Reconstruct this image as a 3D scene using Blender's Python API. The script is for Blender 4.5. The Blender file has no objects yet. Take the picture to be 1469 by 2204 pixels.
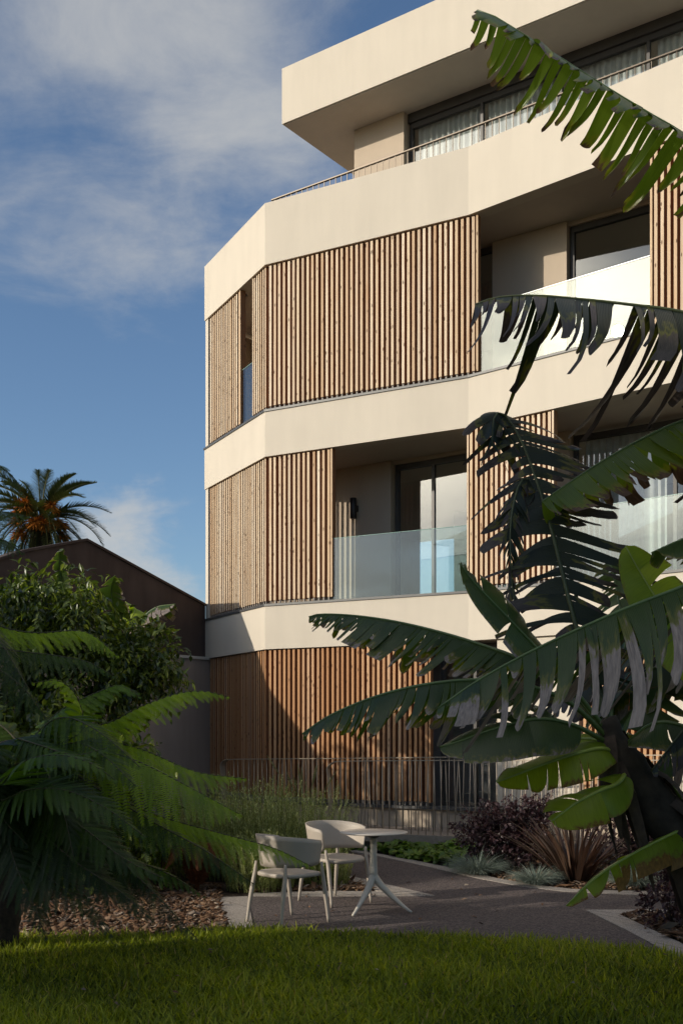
import bpy, math, random
import numpy as np
from mathutils import Vector, Matrix
random.seed(7)
rng = np.random.default_rng(7)
C = bpy.context.scene.collection
scn = bpy.context.scene

# ------------------------------------------------------------------ camera frame
F, HZ, CX, EYE = 2300.0, 1570.0, 734.5, 1.70      # a level view camera with a rising front, 1.7 m above the paving
SUN = Vector((-0.866, -0.366, 0.339)).normalized()

def at(px, py, Y):
    return Vector(((px - CX) / F * Y, Y, EYE + (HZ - py) / F * Y))
def gnd(px, py, z=0.0):
    Y = (EYE - z) * F / (py - HZ)
    return Vector(((px - CX) / F * Y, Y, z))
def V2(p): return np.array([p[0], p[1]], float)
def nrm(v):
    v = np.asarray(v, float); n = np.linalg.norm(v, axis=-1, keepdims=True); n[n == 0] = 1
    return v / n

# ------------------------------------------------------------------ node helpers
class NT:
    def __init__(s, tree): s.t = tree
    def n(s, typ, **kw):
        nd = s.t.nodes.new(typ)
        ins = kw.pop('ins', {})
        for k, v in kw.items(): setattr(nd, k, v)
        for k, v in ins.items():
            if isinstance(v, bpy.types.NodeSocket): s.t.links.new(v, nd.inputs[k])
            else: nd.inputs[k].default_value = v
        return nd
    def math(s, op, a, b=None, c=None, clamp=False):
        nd = s.n('ShaderNodeMath', operation=op, use_clamp=clamp)
        for i, v in enumerate((a, b, c)):
            if v is None: continue
            if isinstance(v, bpy.types.NodeSocket): s.t.links.new(v, nd.inputs[i])
            else: nd.inputs[i].default_value = v
        return nd.outputs[0]
    def vmath(s, op, a, b=None, out=0):
        nd = s.n('ShaderNodeVectorMath', operation=op)
        for i, v in enumerate((a, b)):
            if v is None: continue
            if isinstance(v, bpy.types.NodeSocket): s.t.links.new(v, nd.inputs[i])
            else: nd.inputs[i].default_value = v
        return nd.outputs[out]
    def mix(s, f, a, b, mode='MIX'):
        nd = s.n('ShaderNodeMix', data_type='RGBA', blend_type=mode)
        for k, v in ((0, f), (6, a), (7, b)):
            if isinstance(v, bpy.types.NodeSocket): s.t.links.new(v, nd.inputs[k])
            else:
                if k > 0 and len(v) == 3: v = (*v, 1)
                nd.inputs[k].default_value = v
        return nd.outputs[2]
    def ramp(s, f, stops, interp='LINEAR'):
        nd = s.n('ShaderNodeValToRGB'); cr = nd.color_ramp; cr.interpolation = interp
        while len(cr.elements) < len(stops): cr.elements.new(0.5)
        for e, (p, c) in zip(cr.elements, stops):
            e.position = p; e.color = (*c, 1) if len(c) == 3 else c
        s.t.links.new(f, nd.inputs[0]); return nd.outputs[0]
    def mapr(s, v, a, b, c=0.0, d=1.0, smooth=False):
        nd = s.n('ShaderNodeMapRange', interpolation_type='SMOOTHSTEP' if smooth else 'LINEAR')
        s.t.links.new(v, nd.inputs[0])
        for i, x in enumerate((a, b, c, d)): nd.inputs[i + 1].default_value = x
        return nd.outputs[0]
    def noise(s, vec, scale, detail=4, rough=0.55, dim='3D', out=0):
        nd = s.n('ShaderNodeTexNoise', noise_dimensions=dim, ins={'Scale': scale, 'Detail': detail, 'Roughness': rough})
        if vec is not None: s.t.links.new(vec, nd.inputs['Vector'])
        return nd.outputs[out]
    def link(s, a, b): s.t.links.new(a, b)

def new_mat(name):
    m = bpy.data.materials.new(name); m.use_nodes = True
    nt = NT(m.node_tree); b = m.node_tree.nodes['Principled BSDF']
    return m, nt, b
def coords(nt, kind='Object'):
    return nt.n('ShaderNodeTexCoord').outputs[kind]
def scaled(nt, vec, sc):
    return nt.vmath('MULTIPLY', vec, sc)
def bump(nt, b, h, strength, dist=0.01):
    nd = nt.n('ShaderNodeBump', ins={'Strength': strength, 'Distance': dist, 'Height': h})
    nt.link(nd.outputs[0], b.inputs['Normal'])
def rnd_attr(nt, name='rnd'):
    return nt.n('ShaderNodeAttribute', attribute_name=name).outputs['Fac']

def m_plaster(name, col, var=0.06, fine=0.25):
    m, nt, b = new_mat(name); o = coords(nt)
    n1 = nt.noise(o, 0.9, 5, 0.6); n2 = nt.noise(scaled(nt, o, (3, 3, 0.5)), 1.5, 4)
    f = nt.math('ADD', nt.math('MULTIPLY', n1, 0.5), nt.math('MULTIPLY', n2, 0.5))
    c = nt.mix(nt.mapr(f, 0.3, 0.7), [x * (1 - var) for x in col], [min(1, x * (1 + var)) for x in col])
    nt.link(c, b.inputs['Base Color']); b.inputs['Roughness'].default_value = 0.9
    b.inputs['Specular IOR Level'].default_value = 0.2
    bump(nt, b, nt.noise(o, 180, 3, 0.7), fine, 0.004)
    return m

def m_wood(name, tones):
    m, nt, b = new_mat(name); o = coords(nt); r = rnd_attr(nt)
    off = nt.n('ShaderNodeCombineXYZ', ins={'X': nt.math('MULTIPLY', r, 31.0), 'Z': nt.math('MULTIPLY', r, 57.0)}).outputs[0]
    p = nt.vmath('ADD', o, off)
    tone = nt.ramp(nt.math('FRACT', nt.math('MULTIPLY', r, 7.31)), [(0, tones[0]), (0.35, tones[1]), (0.7, tones[2]), (1, tones[3])])
    grain = nt.noise(scaled(nt, p, (90, 90, 2.2)), 1.0, 5, 0.6)
    tone = nt.mix(nt.mapr(nt.math('FRACT', nt.math('MULTIPLY', r, 23.7)), 0.72, 1.0, 0, 0.55), tone, nt.mix(0.5, tone, (0.34, 0.30, 0.26)))   # some boards greyer
    c = nt.mix(nt.mapr(grain, 0.35, 0.7), tone, nt.mix(0.4, tone, (0.3, 0.13, 0.05), 'MIX'))
    blot = nt.noise(scaled(nt, p, (4, 4, 1.6)), 1.0, 2)
    c = nt.mix(nt.mapr(blot, 0.55, 0.8, 0, 0.4), c, (0.40, 0.20, 0.08))
    vo = nt.n('ShaderNodeTexVoronoi', ins={'Scale': 1.0, 'Randomness': 1.0}); nt.link(scaled(nt, p, (19, 19, 6.0)), vo.inputs['Vector'])
    kn = nt.mapr(vo.outputs['Distance'], 0.11, 0.22, 1, 0, True)
    c = nt.mix(nt.math('MULTIPLY', kn, 0.85), c, (0.075, 0.032, 0.014))
    nt.link(c, b.inputs['Base Color']); b.inputs['Roughness'].default_value = 0.72
    b.inputs['Specular IOR Level'].default_value = 0.25
    bump(nt, b, grain, 0.3, 0.003)
    return m

def m_simple(name, col, rough=0.5, metal=0.0, spec=0.5, var=0.12, nscale=6.0, bumpk=0.0, bscale=120):
    m, nt, b = new_mat(name); o = coords(nt)
    c = nt.mix(nt.mapr(nt.noise(o, nscale, 5, 0.6), 0.3, 0.7), [x * (1 - var) for x in col], [min(1, x * (1 + var)) for x in col])
    nt.link(c, b.inputs['Base Color']); b.inputs['Roughness'].default_value = rough
    b.inputs['Metallic'].default_value = metal; b.inputs['Specular IOR Level'].default_value = spec
    if bumpk: bump(nt, b, nt.noise(o, bscale, 3, 0.7), bumpk, 0.004)
    return m

def m_glass(name, ior, tint, rough=0.0):
    m, nt, b = new_mat(name); nt.t.nodes.remove(b)
    out = nt.t.nodes['Material Output']
    bf = nt.n('ShaderNodeNewGeometry').outputs['Backfacing']       # same reflectance on both faces of the sheet
    fr = nt.n('ShaderNodeFresnel', ins={'IOR': nt.mapr(bf, 0, 1, ior, 1 / ior)}).outputs[0]
    tr = nt.n('ShaderNodeBsdfTransparent', ins={'Color': (*tint, 1)}).outputs[0]
    gl = nt.n('ShaderNodeBsdfGlossy', ins={'Roughness': rough, 'Color': (0.97, 0.98, 1, 1)}).outputs[0]
    mx = nt.n('ShaderNodeMixShader'); nt.link(fr, mx.inputs[0]); nt.link(tr, mx.inputs[1]); nt.link(gl, mx.inputs[2])
    nt.link(mx.outputs[0], out.inputs['Surface'])
    return m

def leaf_shader(nt, b, col, trans=0.35, tcol=None, rough=0.45, spec=0.4):
    """thin leaf: glossy top coat on diffuse, mixed with light passing through"""
    out = nt.t.nodes['Material Output']
    nt.link(col, b.inputs['Base Color']); b.inputs['Roughness'].default_value = rough
    b.inputs['Specular IOR Level'].default_value = spec
    tl = nt.n('ShaderNodeBsdfTranslucent')
    nt.link(tcol if tcol is not None else col, tl.inputs['Color'])
    mx = nt.n('ShaderNodeMixShader', ins={0: trans}); nt.link(b.outputs[0], mx.inputs[1]); nt.link(tl.outputs[0], mx.inputs[2])
    nt.link(mx.outputs[0], out.inputs['Surface'])

def m_leaf(name, stops, trans=0.35, tboost=(1.5, 1.6, 0.7), rough=0.45, spec=0.4, attr='rnd'):
    m, nt, b = new_mat(name); r = rnd_attr(nt, attr)
    c = nt.ramp(r, stops)
    c = nt.mix(nt.mapr(nt.noise(coords(nt), 9, 3), 0.3, 0.7, 0, 0.35), c, nt.mix(1.0, c, (0.55, 0.6, 0.5), 'MULTIPLY'))
    t = nt.mix(1.0, c, tboost, 'MULTIPLY')
    leaf_shader(nt, b, c, trans, t, rough, spec)
    return m

def m_banana(name, green, green2, dry, tboost=(1.9, 2.0, 0.6), trans=0.36):
    m, nt, b = new_mat(name)
    uv = nt.n('ShaderNodeUVMap', uv_map='UVMap').outputs[0]
    sep = nt.n('ShaderNodeSeparateXYZ'); nt.link(uv, sep.inputs[0])
    r = rnd_attr(nt); d = rnd_attr(nt, 'dry')
    n1 = nt.noise(coords(nt), 5, 4)
    c = nt.mix(nt.math('ADD', nt.math('MULTIPLY', nt.math('SUBTRACT', r, 0.2), 1.3), nt.math('MULTIPLY', n1, 0.3)), green, green2)
    vein = nt.math('SINE', nt.math('MULTIPLY', sep.outputs[0], 620.0))
    vein2 = nt.noise(scaled(nt, uv, (140, 1.5, 1)), 1.0, 3)
    c = nt.mix(nt.mapr(vein2, 0.35, 0.7, 0, 0.5), c, nt.mix(1.0, c, (0.6, 0.66, 0.55), 'MULTIPLY'))
    # dead margins, ragged along the veins
    edge = nt.math('ADD', sep.outputs[1], nt.math('MULTIPLY', nt.math('SUBTRACT', nt.noise(scaled(nt, uv, (34, 5, 1)), 1.0, 4), 0.5), 0.75))
    dd = nt.math('ADD', edge, nt.math('SUBTRACT', d, 1.0))
    drymask = nt.mapr(dd, 0.0, 0.10, 0, 1, True)
    yel = nt.mapr(dd, -0.16, 0.02, 0, 0.75, True)
    c = nt.mix(yel, c, (0.16, 0.15, 0.025)); 
    dc = nt.mix(nt.mapr(nt.noise(scaled(nt, uv, (60, 6, 1)), 1.0, 4), 0.3, 0.7), dry, [x * 0.45 for x in dry])
    c = nt.mix(drymask, c, dc)
    t = nt.mix(drymask, nt.mix(1.0, c, tboost, 'MULTIPLY'), nt.mix(1.0, c, (0.7, 0.6, 0.5), 'MULTIPLY'))
    leaf_shader(nt, b, c, trans, t, 0.30, 0.5)
    bump(nt, b, nt.math('ADD', vein, nt.math('MULTIPLY', vein2, 2.0)), 0.25, 0.004)
    return m

M = {}
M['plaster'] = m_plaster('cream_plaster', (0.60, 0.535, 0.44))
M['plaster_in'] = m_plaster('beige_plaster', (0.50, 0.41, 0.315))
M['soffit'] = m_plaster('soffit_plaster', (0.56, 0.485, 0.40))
M['gable'] = m_plaster('dark_brown_plaster', (0.072, 0.054, 0.048), 0.3, 0.6)
M['bwall'] = m_plaster('grey_render', (0.34, 0.28, 0.24), 0.14, 0.6)
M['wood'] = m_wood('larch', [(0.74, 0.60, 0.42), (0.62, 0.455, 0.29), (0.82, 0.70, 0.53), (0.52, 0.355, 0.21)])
M['flank'] = m_wood('larch_shaded_side', [(0.34, 0.17, 0.085), (0.28, 0.13, 0.062), (0.40, 0.215, 0.115), (0.23, 0.10, 0.046)])  # darker, redder wood for the slat sides, their shade put into the tones
M['flank_low'] = m_wood('low_larch_shaded_side', [(0.28, 0.125, 0.06), (0.22, 0.095, 0.043), (0.33, 0.155, 0.078), (0.19, 0.078, 0.034)])  # same painted side shade for the ground floor slats
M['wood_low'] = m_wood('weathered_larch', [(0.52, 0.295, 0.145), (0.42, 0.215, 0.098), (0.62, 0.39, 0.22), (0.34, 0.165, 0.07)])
M['frame'] = m_simple('bronze_frame', (0.055, 0.05, 0.046), 0.45, 0.2)
M['sill'] = m_simple('zinc_sill', (0.10, 0.098, 0.095), 0.5, 0.3)
M['rail'] = m_simple('railing_paint', (0.36, 0.295, 0.22), 0.45, 0.15)
M['railtop'] = m_simple('bare_bronze', (0.09, 0.07, 0.05), 0.4, 0.5)
M['black'] = m_simple('black_paint', (0.018, 0.014, 0.013), 0.4)
M['pane'] = m_glass('window_glass', 1.75, (0.9, 0.92, 0.92))
M['glass'] = m_glass('balustrade_glass', 1.68, (0.86, 0.93, 0.91))
M['glassedge'] = m_simple('glass_edge', (0.25, 0.42, 0.36), 0.2)
M['curtain'] = m_leaf('net_curtain', [(0, (0.80, 0.80, 0.77)), (1, (0.86, 0.86, 0.83))], 0.25, (1, 1, 1), 0.9, 0.1)
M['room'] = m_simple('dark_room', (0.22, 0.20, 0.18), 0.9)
M['roof_tile'] = m_simple('roof_tiles', (0.16, 0.075, 0.05), 0.85, var=0.3, nscale=20)
M['house_wall'] = m_plaster('white_house_plaster', (0.55, 0.52, 0.47), 0.1)
M['chair'] = m_simple('chair_plastic', (0.40, 0.345, 0.285), 0.55, var=0.03, bumpk=0.12, bscale=400)
M['tablelam'] = m_simple('table_laminate', (0.50, 0.45, 0.39), 0.35, var=0.03)
M['tableleg'] = m_simple('table_paint', (0.48, 0.44, 0.37), 0.4, var=0.03)

def m_ground(name, cols, scale, bumpk, rough=0.95, dist=0.01, vor=None):
    m, nt, b = new_mat(name); o = coords(nt)
    n1 = nt.noise(o, scale, 6, 0.7); n2 = nt.noise(o, 0.8, 4)
    c = nt.ramp(n1, [(0.3, cols[0]), (0.5, cols[1]), (0.72, cols[2])])
    c = nt.mix(nt.mapr(n2, 0.3, 0.7, 0, 0.35), c, nt.mix(1.0, c, (0.6, 0.6, 0.6), 'MULTIPLY'))
    h = n1
    if vor:
        v = nt.n('ShaderNodeTexVoronoi', ins={'Scale': vor}); nt.link(o, v.inputs['Vector'])
        sp = nt.n('ShaderNodeSeparateColor'); nt.link(v.outputs['Color'], sp.inputs[0])
        c = nt.mix(nt.mapr(sp.outputs[0], 0.0, 1.0, -0.1, 0.75), nt.mix(1.0, c, (0.55, 0.55, 0.55), 'MULTIPLY'), nt.mix(1.0, c, (1.7, 1.65, 1.6), 'MULTIPLY'))
        h = nt.math('SUBTRACT', 1.0, v.outputs['Distance'])
    nt.link(c, b.inputs['Base Color']); b.inputs['Roughness'].default_value = rough
    b.inputs['Specular IOR Level'].default_value = 0.25
    bump(nt, b, h, bumpk, dist)
    return m
M['asphalt'] = m_ground('resin_bound_gravel', [(0.082, 0.067, 0.064), (0.12, 0.098, 0.092), (0.17, 0.142, 0.132)], 60, 0.8, 0.9, 0.008, 75)
M['kerb'] = m_kerb = m_ground('pale_granite', [(0.29, 0.255, 0.225), (0.38, 0.34, 0.30), (0.47, 0.425, 0.375)], 90, 0.25, 0.85, 0.003, 160)
def kerb_joints(m):                      # mortar joints between the kerb stones
    nt = NT(m.node_tree); b = m.node_tree.nodes['Principled BSDF']; o = coords(nt)
    old = b.inputs['Base Color'].links[0].from_socket
    u = nt.vmath('DOT_PRODUCT', o, (0.83, 0.56, 0.0), out=1)
    j = nt.math('LESS_THAN', nt.math('FRACT', nt.math('DIVIDE', u, 0.62)), 0.014)
    st = nt.math('FLOOR', nt.math('DIVIDE', u, 0.62)); wn = nt.n('ShaderNodeTexWhiteNoise', noise_dimensions='1D'); nt.link(st, wn.inputs['W'])
    c = nt.mix(nt.mapr(wn.outputs[0], 0, 1, 0, 0.3), old, (0.22, 0.195, 0.17))
    nt.link(nt.mix(j, c, (0.10, 0.085, 0.07)), b.inputs['Base Color'])
kerb_joints(m_kerb)
M['soil'] = m_ground('bed_soil', [(0.03, 0.02, 0.014), (0.06, 0.042, 0.03), (0.10, 0.07, 0.05)], 25, 0.8, 0.95, 0.03)
M['turf'] = m_ground('turf_soil', [(0.02, 0.028, 0.008), (0.035, 0.05, 0.012), (0.05, 0.07, 0.018)], 30, 0.8, 0.95, 0.02)
M['earth'] = m_ground('earth', [(0.06, 0.055, 0.035), (0.09, 0.08, 0.05), (0.12, 0.10, 0.07)], 2, 0.5)
M['deck'] = m_ground('walkway_concrete', [(0.24, 0.20, 0.165), (0.29, 0.245, 0.20), (0.33, 0.285, 0.24)], 20, 0.2)
M['chips'] = m_leaf('bark_and_stone_chips', [(0, (0.07, 0.035, 0.02)), (0.4, (0.16, 0.085, 0.048)), (0.65, (0.24, 0.15, 0.09)), (0.86, (0.12, 0.09, 0.08)), (1, (0.46, 0.36, 0.27))], 0.0, rough=0.85, spec=0.2)
M['grass'] = m_leaf('lawn_grass', [(0, (0.06, 0.09, 0.012)), (0.5, (0.23, 0.28, 0.02)), (0.9, (0.42, 0.43, 0.045)), (1, (0.36, 0.28, 0.12))], 0.48, (1.7, 1.7, 0.6), 0.5, 0.3)
M['fern'] = m_leaf('fern_green', [(0, (0.016, 0.033, 0.009)), (0.3, (0.045, 0.085, 0.014)), (0.6, (0.11, 0.19, 0.016)), (1, (0.32, 0.42, 0.022))], 0.4, (1.6, 1.8, 0.5), 0.45, 0.35)
M['fernstem'] = m_simple('fern_rachis', (0.05, 0.045, 0.018), 0.6)
M['fernbrown'] = m_leaf('dead_fern', [(0, (0.10, 0.035, 0.015)), (1, (0.20, 0.075, 0.03))], 0.3, (1.2, 1, 0.8), 0.7, 0.2)
M['fern_trunk'] = m_simple('tree_fern_trunk', (0.03, 0.02, 0.013), 0.95, var=0.5, nscale=30, bumpk=1.0, bscale=40)
M['shrub'] = m_leaf('broad_shrub_leaf', [(0, (0.025, 0.042, 0.012)), (0.5, (0.085, 0.12, 0.024)), (1, (0.27, 0.31, 0.06))], 0.35, (1.6, 1.7, 0.5), 0.32, 0.5)
M['farleaf'] = m_leaf('garden_tree_leaf', [(0, (0.03, 0.055, 0.015)), (1, (0.07, 0.11, 0.025))], 0.35, rough=0.5)
M['rosemary'] = m_leaf('needle_bush_leaf', [(0, (0.13, 0.15, 0.05)), (0.5, (0.32, 0.35, 0.13)), (1, (0.60, 0.60, 0.30))], 0.3, (1.3, 1.4, 0.7), 0.55, 0.3)
M['straw'] = m_leaf('grass_plume', [(0, (0.16, 0.17, 0.06)), (1, (0.26, 0.23, 0.11))], 0.3, (1.2, 1.2, 0.8), 0.6, 0.2)
M['purple'] = m_leaf('purple_leaf', [(0, (0.030, 0.017, 0.022)), (0.6, (0.065, 0.036, 0.042)), (1, (0.12, 0.07, 0.07))], 0.25, (1.6, 0.9, 0.9), 0.4, 0.4)
M['flax'] = m_leaf('bronze_flax_leaf', [(0, (0.03, 0.017, 0.012)), (0.6, (0.075, 0.041, 0.027)), (1, (0.24, 0.16, 0.115))], 0.25, (1.5, 1.0, 0.7), 0.4, 0.45)
M['fescue'] = m_leaf('blue_fescue_leaf', [(0, (0.12, 0.15, 0.12)), (0.6, (0.25, 0.30, 0.25)), (1, (0.42, 0.46, 0.39))], 0.2, (1, 1, 1), 0.6, 0.25)
M['cover'] = m_leaf('ground_cover_leaf', [(0, (0.04, 0.08, 0.012)), (0.6, (0.10, 0.18, 0.022)), (1, (0.22, 0.31, 0.045))], 0.3, (1.4, 1.5, 0.6), 0.4, 0.45)
M['palmleaf'] = m_leaf('date_palm_leaf', [(0, (0.035, 0.05, 0.018)), (0.6, (0.065, 0.085, 0.03)), (1, (0.13, 0.14, 0.05))], 0.2, (1.4, 1.4, 0.6), 0.4, 0.4)
M['dates'] = m_leaf('date_fruit', [(0, (0.42, 0.12, 0.014)), (1, (0.70, 0.28, 0.04))], 0.1, (1, 1, 1), 0.6, 0.3)
M['bark'] = m_simple('bark', (0.05, 0.036, 0.026), 0.95, var=0.4, nscale=14, bumpk=1.0, bscale=25)
M['banana'] = m_banana('banana_leaf', (0.034, 0.060, 0.020), (0.056, 0.092, 0.024), (0.42, 0.345, 0.295))
M['banana_mid'] = m_banana('sunlit_banana_leaf', (0.065, 0.105, 0.016), (0.115, 0.165, 0.022), (0.17, 0.10, 0.06), (2.0, 2.0, 0.6), 0.45)
M['banana_young'] = m_banana('young_banana_leaf', (0.17, 0.25, 0.018), (0.25, 0.33, 0.026), (0.34, 0.19, 0.04), (2.6, 2.6, 0.7), 0.5)
M['banana_old'] = m_banana('withered_banana_leaf', (0.014, 0.021, 0.013), (0.026, 0.034, 0.018), (0.10, 0.078, 0.07), (1.2, 1.2, 0.7))
M['ribyoung'] = m_simple('young_midrib', (0.26, 0.32, 0.05), 0.4, var=0.15)
M['rib'] = m_simple('banana_midrib', (0.085, 0.13, 0.035), 0.4, var=0.2)
M['ribold'] = m_simple('withered_midrib', (0.06, 0.07, 0.025), 0.5, var=0.3)
M['stem'] = m_simple('banana_pseudostem', (0.035, 0.026, 0.018), 0.9, var=0.6, nscale=9, bumpk=1.0, bscale=18)
M['deadleaf'] = m_simple('dead_banana_sheath', (0.06, 0.04, 0.028), 0.9, var=0.4, nscale=20, bumpk=0.6, bscale=60)

# ------------------------------------------------------------------ object helpers
def tag(o, label=None, cat=None, group=None, kind=None):
    if label: o['label'] = label
    if cat: o['category'] = cat
    if group: o['group'] = group
    if kind: o['kind'] = kind
    return o
def thing(name, loc, label, cat, group=None):
    o = bpy.data.objects.new(name, None); C.objects.link(o); o.location = loc; o.empty_display_size = 0.1
    bpy.context.view_layer.update()
    return tag(o, label, cat, group)
ROOT_LOC = {}
def link(name, me, parent=None, local=False):
    """local=False: mesh coordinates are world coordinates, whatever the thing's base is"""
    o = bpy.data.objects.new(name, me); C.objects.link(o)
    if parent is not None:
        o.parent = parent
        if not local:
            p = parent; loc = Vector((0, 0, 0))
            while p is not None:
                if p.type == 'EMPTY': loc = loc + p.location
                p = p.parent
            if parent.type == 'EMPTY': o.matrix_parent_inverse = Matrix.Translation(-loc)
    return o

class MB:
    def __init__(s): s.v = []; s.f = []; s.r = []; s.smooth = False
    def add(s, vs, fs, r=0.5):
        k = len(s.v); s.v += [tuple(v) for v in vs]; s.r += [r] * len(vs)
        s.f += [tuple(i + k for i in f) for f in fs]
    def box(s, o, dx, dy, dz, r=0.5):
        """box from corner o with edge vectors"""
        o = np.array(o, float); dx = np.array(dx, float); dy = np.array(dy, float); dz = np.array(dz, float)
        vs = [o, o + dx, o + dx + dy, o + dy, o + dz, o + dx + dz, o + dx + dy + dz, o + dy + dz]
        fs = [(0, 3, 2, 1), (4, 5, 6, 7), (0, 1, 5, 4), (1, 2, 6, 5), (2, 3, 7, 6), (3, 0, 4, 7)]
        if np.dot(np.cross(dx, dy), dz) < 0: fs = [f[::-1] for f in fs]
        s.add(vs, fs, r)
    def prism(s, poly, z0, z1, r=0.5):
        """closed 2-D outline (ccw) extruded"""
        n = len(poly)
        a = sum(poly[i][0] * poly[(i + 1) % n][1] - poly[(i + 1) % n][0] * poly[i][1] for i in range(n))
        if a < 0: poly = poly[::-1]
        vs = [(p[0], p[1], z0) for p in poly] + [(p[0], p[1], z1) for p in poly]
        fs = [tuple(range(n))[::-1], tuple(range(n, 2 * n))] + [(i, (i + 1) % n, (i + 1) % n + n, i + n) for i in range(n)]
        s.add(vs, fs, r)
    def ring(s, outer, inner, z0, z1):
        n = len(outer)
        vs = [(p[0], p[1], z) for z in (z0, z1) for pl in (outer, inner) for p in pl]
        fs = []
        for i in range(n):
            j = (i + 1) % n
            o0, o1, i0, i1 = i, j, n + i, n + j
            O0, O1, I0, I1 = [k + 2 * n for k in (o0, o1, i0, i1)]
            fs += [(o0, o1, O1, O0), (i1, i0, I0, I1), (O0, O1, I1, I0), (o1, o0, i0, i1)]
        s.add(vs, fs)
    def tube(s, pts, rad, seg=8, r=0.5, cap=True):
        pts = np.array([tuple(p) for p in pts], float); n = len(pts)
        rad = np.broadcast_to(np.array(rad, float), (n,))
        T = nrm(np.gradient(pts, axis=0)); ref = np.array((0, 0, 1.0))
        if abs(T[0] @ ref) > 0.9: ref = np.array((1.0, 0, 0))
        A = nrm(np.cross(T[0], ref)); vs = []
        for i in range(n):
            A = A - T[i] * (A @ T[i]); A = A / np.linalg.norm(A); B = np.cross(T[i], A)
            for k in range(seg):
                a = 2 * math.pi * k / seg
                vs.append(pts[i] + rad[i] * (math.cos(a) * A + math.sin(a) * B))
        fs = [(i * seg + k, i * seg + (k + 1) % seg, (i + 1) * seg + (k + 1) % seg, (i + 1) * seg + k) for i in range(n - 1) for k in range(seg)]
        if cap: fs += [tuple(range(seg))[::-1], tuple(range((n - 1) * seg, n * seg))]
        s.add(vs, fs, r)
    def lathe(s, prof, seg=32, c=(0, 0), r=0.5):
        n = len(prof); vs = []
        for rr, z in prof:
            for k in range(seg):
                a = 2 * math.pi * k / seg; vs.append((c[0] + rr * math.cos(a), c[1] + rr * math.sin(a), z))
        fs = [(i * seg + k, i * seg + (k + 1) % seg, (i + 1) * seg + (k + 1) % seg, (i + 1) * seg + k) for i in range(n - 1) for k in range(seg)]
        fs += [tuple(range(seg))[::-1], tuple(range((n - 1) * seg, n * seg))]
        s.add(vs, fs, r)
    def mesh(s, name, mat, smooth=False):
        me = bpy.data.meshes.new(name); me.from_pydata(s.v, [], s.f); me.update()
        at_ = me.attributes.new('rnd', 'FLOAT', 'POINT'); at_.data.foreach_set('value', np.array(s.r, np.float32))
        me.materials.append(mat)
        if smooth: me.polygons.foreach_set('use_smooth', [True] * len(me.polygons))
        return me
    def build(s, name, mat, parent=None, smooth=False, local=False):
        return link(name, s.mesh(name, mat, smooth), parent, local)

def np_mesh(name, V, Fc, mat, rnd=None, uv=None, dry=None, smooth=False):
    """V (n,3), Fc (m,k) with one k; rnd/dry per vertex; uv per vertex"""
    V = np.ascontiguousarray(V, np.float32); Fc = np.ascontiguousarray(Fc, np.int32)
    me = bpy.data.meshes.new(name); m, k = Fc.shape
    me.vertices.add(len(V)); me.vertices.foreach_set('co', V.ravel())
    me.loops.add(m * k); me.loops.foreach_set('vertex_index', Fc.ravel())
    me.polygons.add(m); me.polygons.foreach_set('loop_start', np.arange(0, m * k, k, dtype=np.int32))
    if smooth: me.polygons.foreach_set('use_smooth', np.ones(m, bool))
    me.update(calc_edges=True)
    for nm, a in (('rnd', rnd), ('dry', dry)):
        if a is not None:
            t = me.attributes.new(nm, 'FLOAT', 'POINT'); t.data.foreach_set('value', np.ascontiguousarray(a, np.float32))
    if uv is not None:
        u = me.uv_layers.new(name='UVMap'); u.data.foreach_set('uv', np.ascontiguousarray(np.asarray(uv, np.float32)[Fc.ravel()]).ravel())
    me.materials.append(mat)
    return me

def spline(pts, n):
    P = np.array([tuple(p) for p in pts], float)
    P = np.vstack([2 * P[0] - P[1], P, 2 * P[-1] - P[-2]])
    out = []
    for i in range(1, len(P) - 2):
        t = np.linspace(0, 1, 24, endpoint=False)[:, None]
        a, b, c, d = P[i - 1], P[i], P[i + 1], P[i + 2]
        out.append(0.5 * (2 * b + (c - a) * t + (2 * a - 5 * b + 4 * c - d) * t ** 2 + (3 * b - a - 3 * c + d) * t ** 3))
    Q = np.vstack(out + [P[-2:-1]])
    s = np.concatenate([[0], np.cumsum(np.linalg.norm(np.diff(Q, axis=0), axis=1))])
    u = np.linspace(0, s[-1], n)
    return np.stack([np.interp(u, s, Q[:, k]) for k in range(3)], 1), s[-1]

def frames(P):
    T = nrm(np.gradient(P, axis=0)); Z = np.array((0, 0, 1.0))
    S = nrm(np.cross(T, Z) + 1e-6); N = np.cross(S, T)
    return T, S, N

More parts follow.
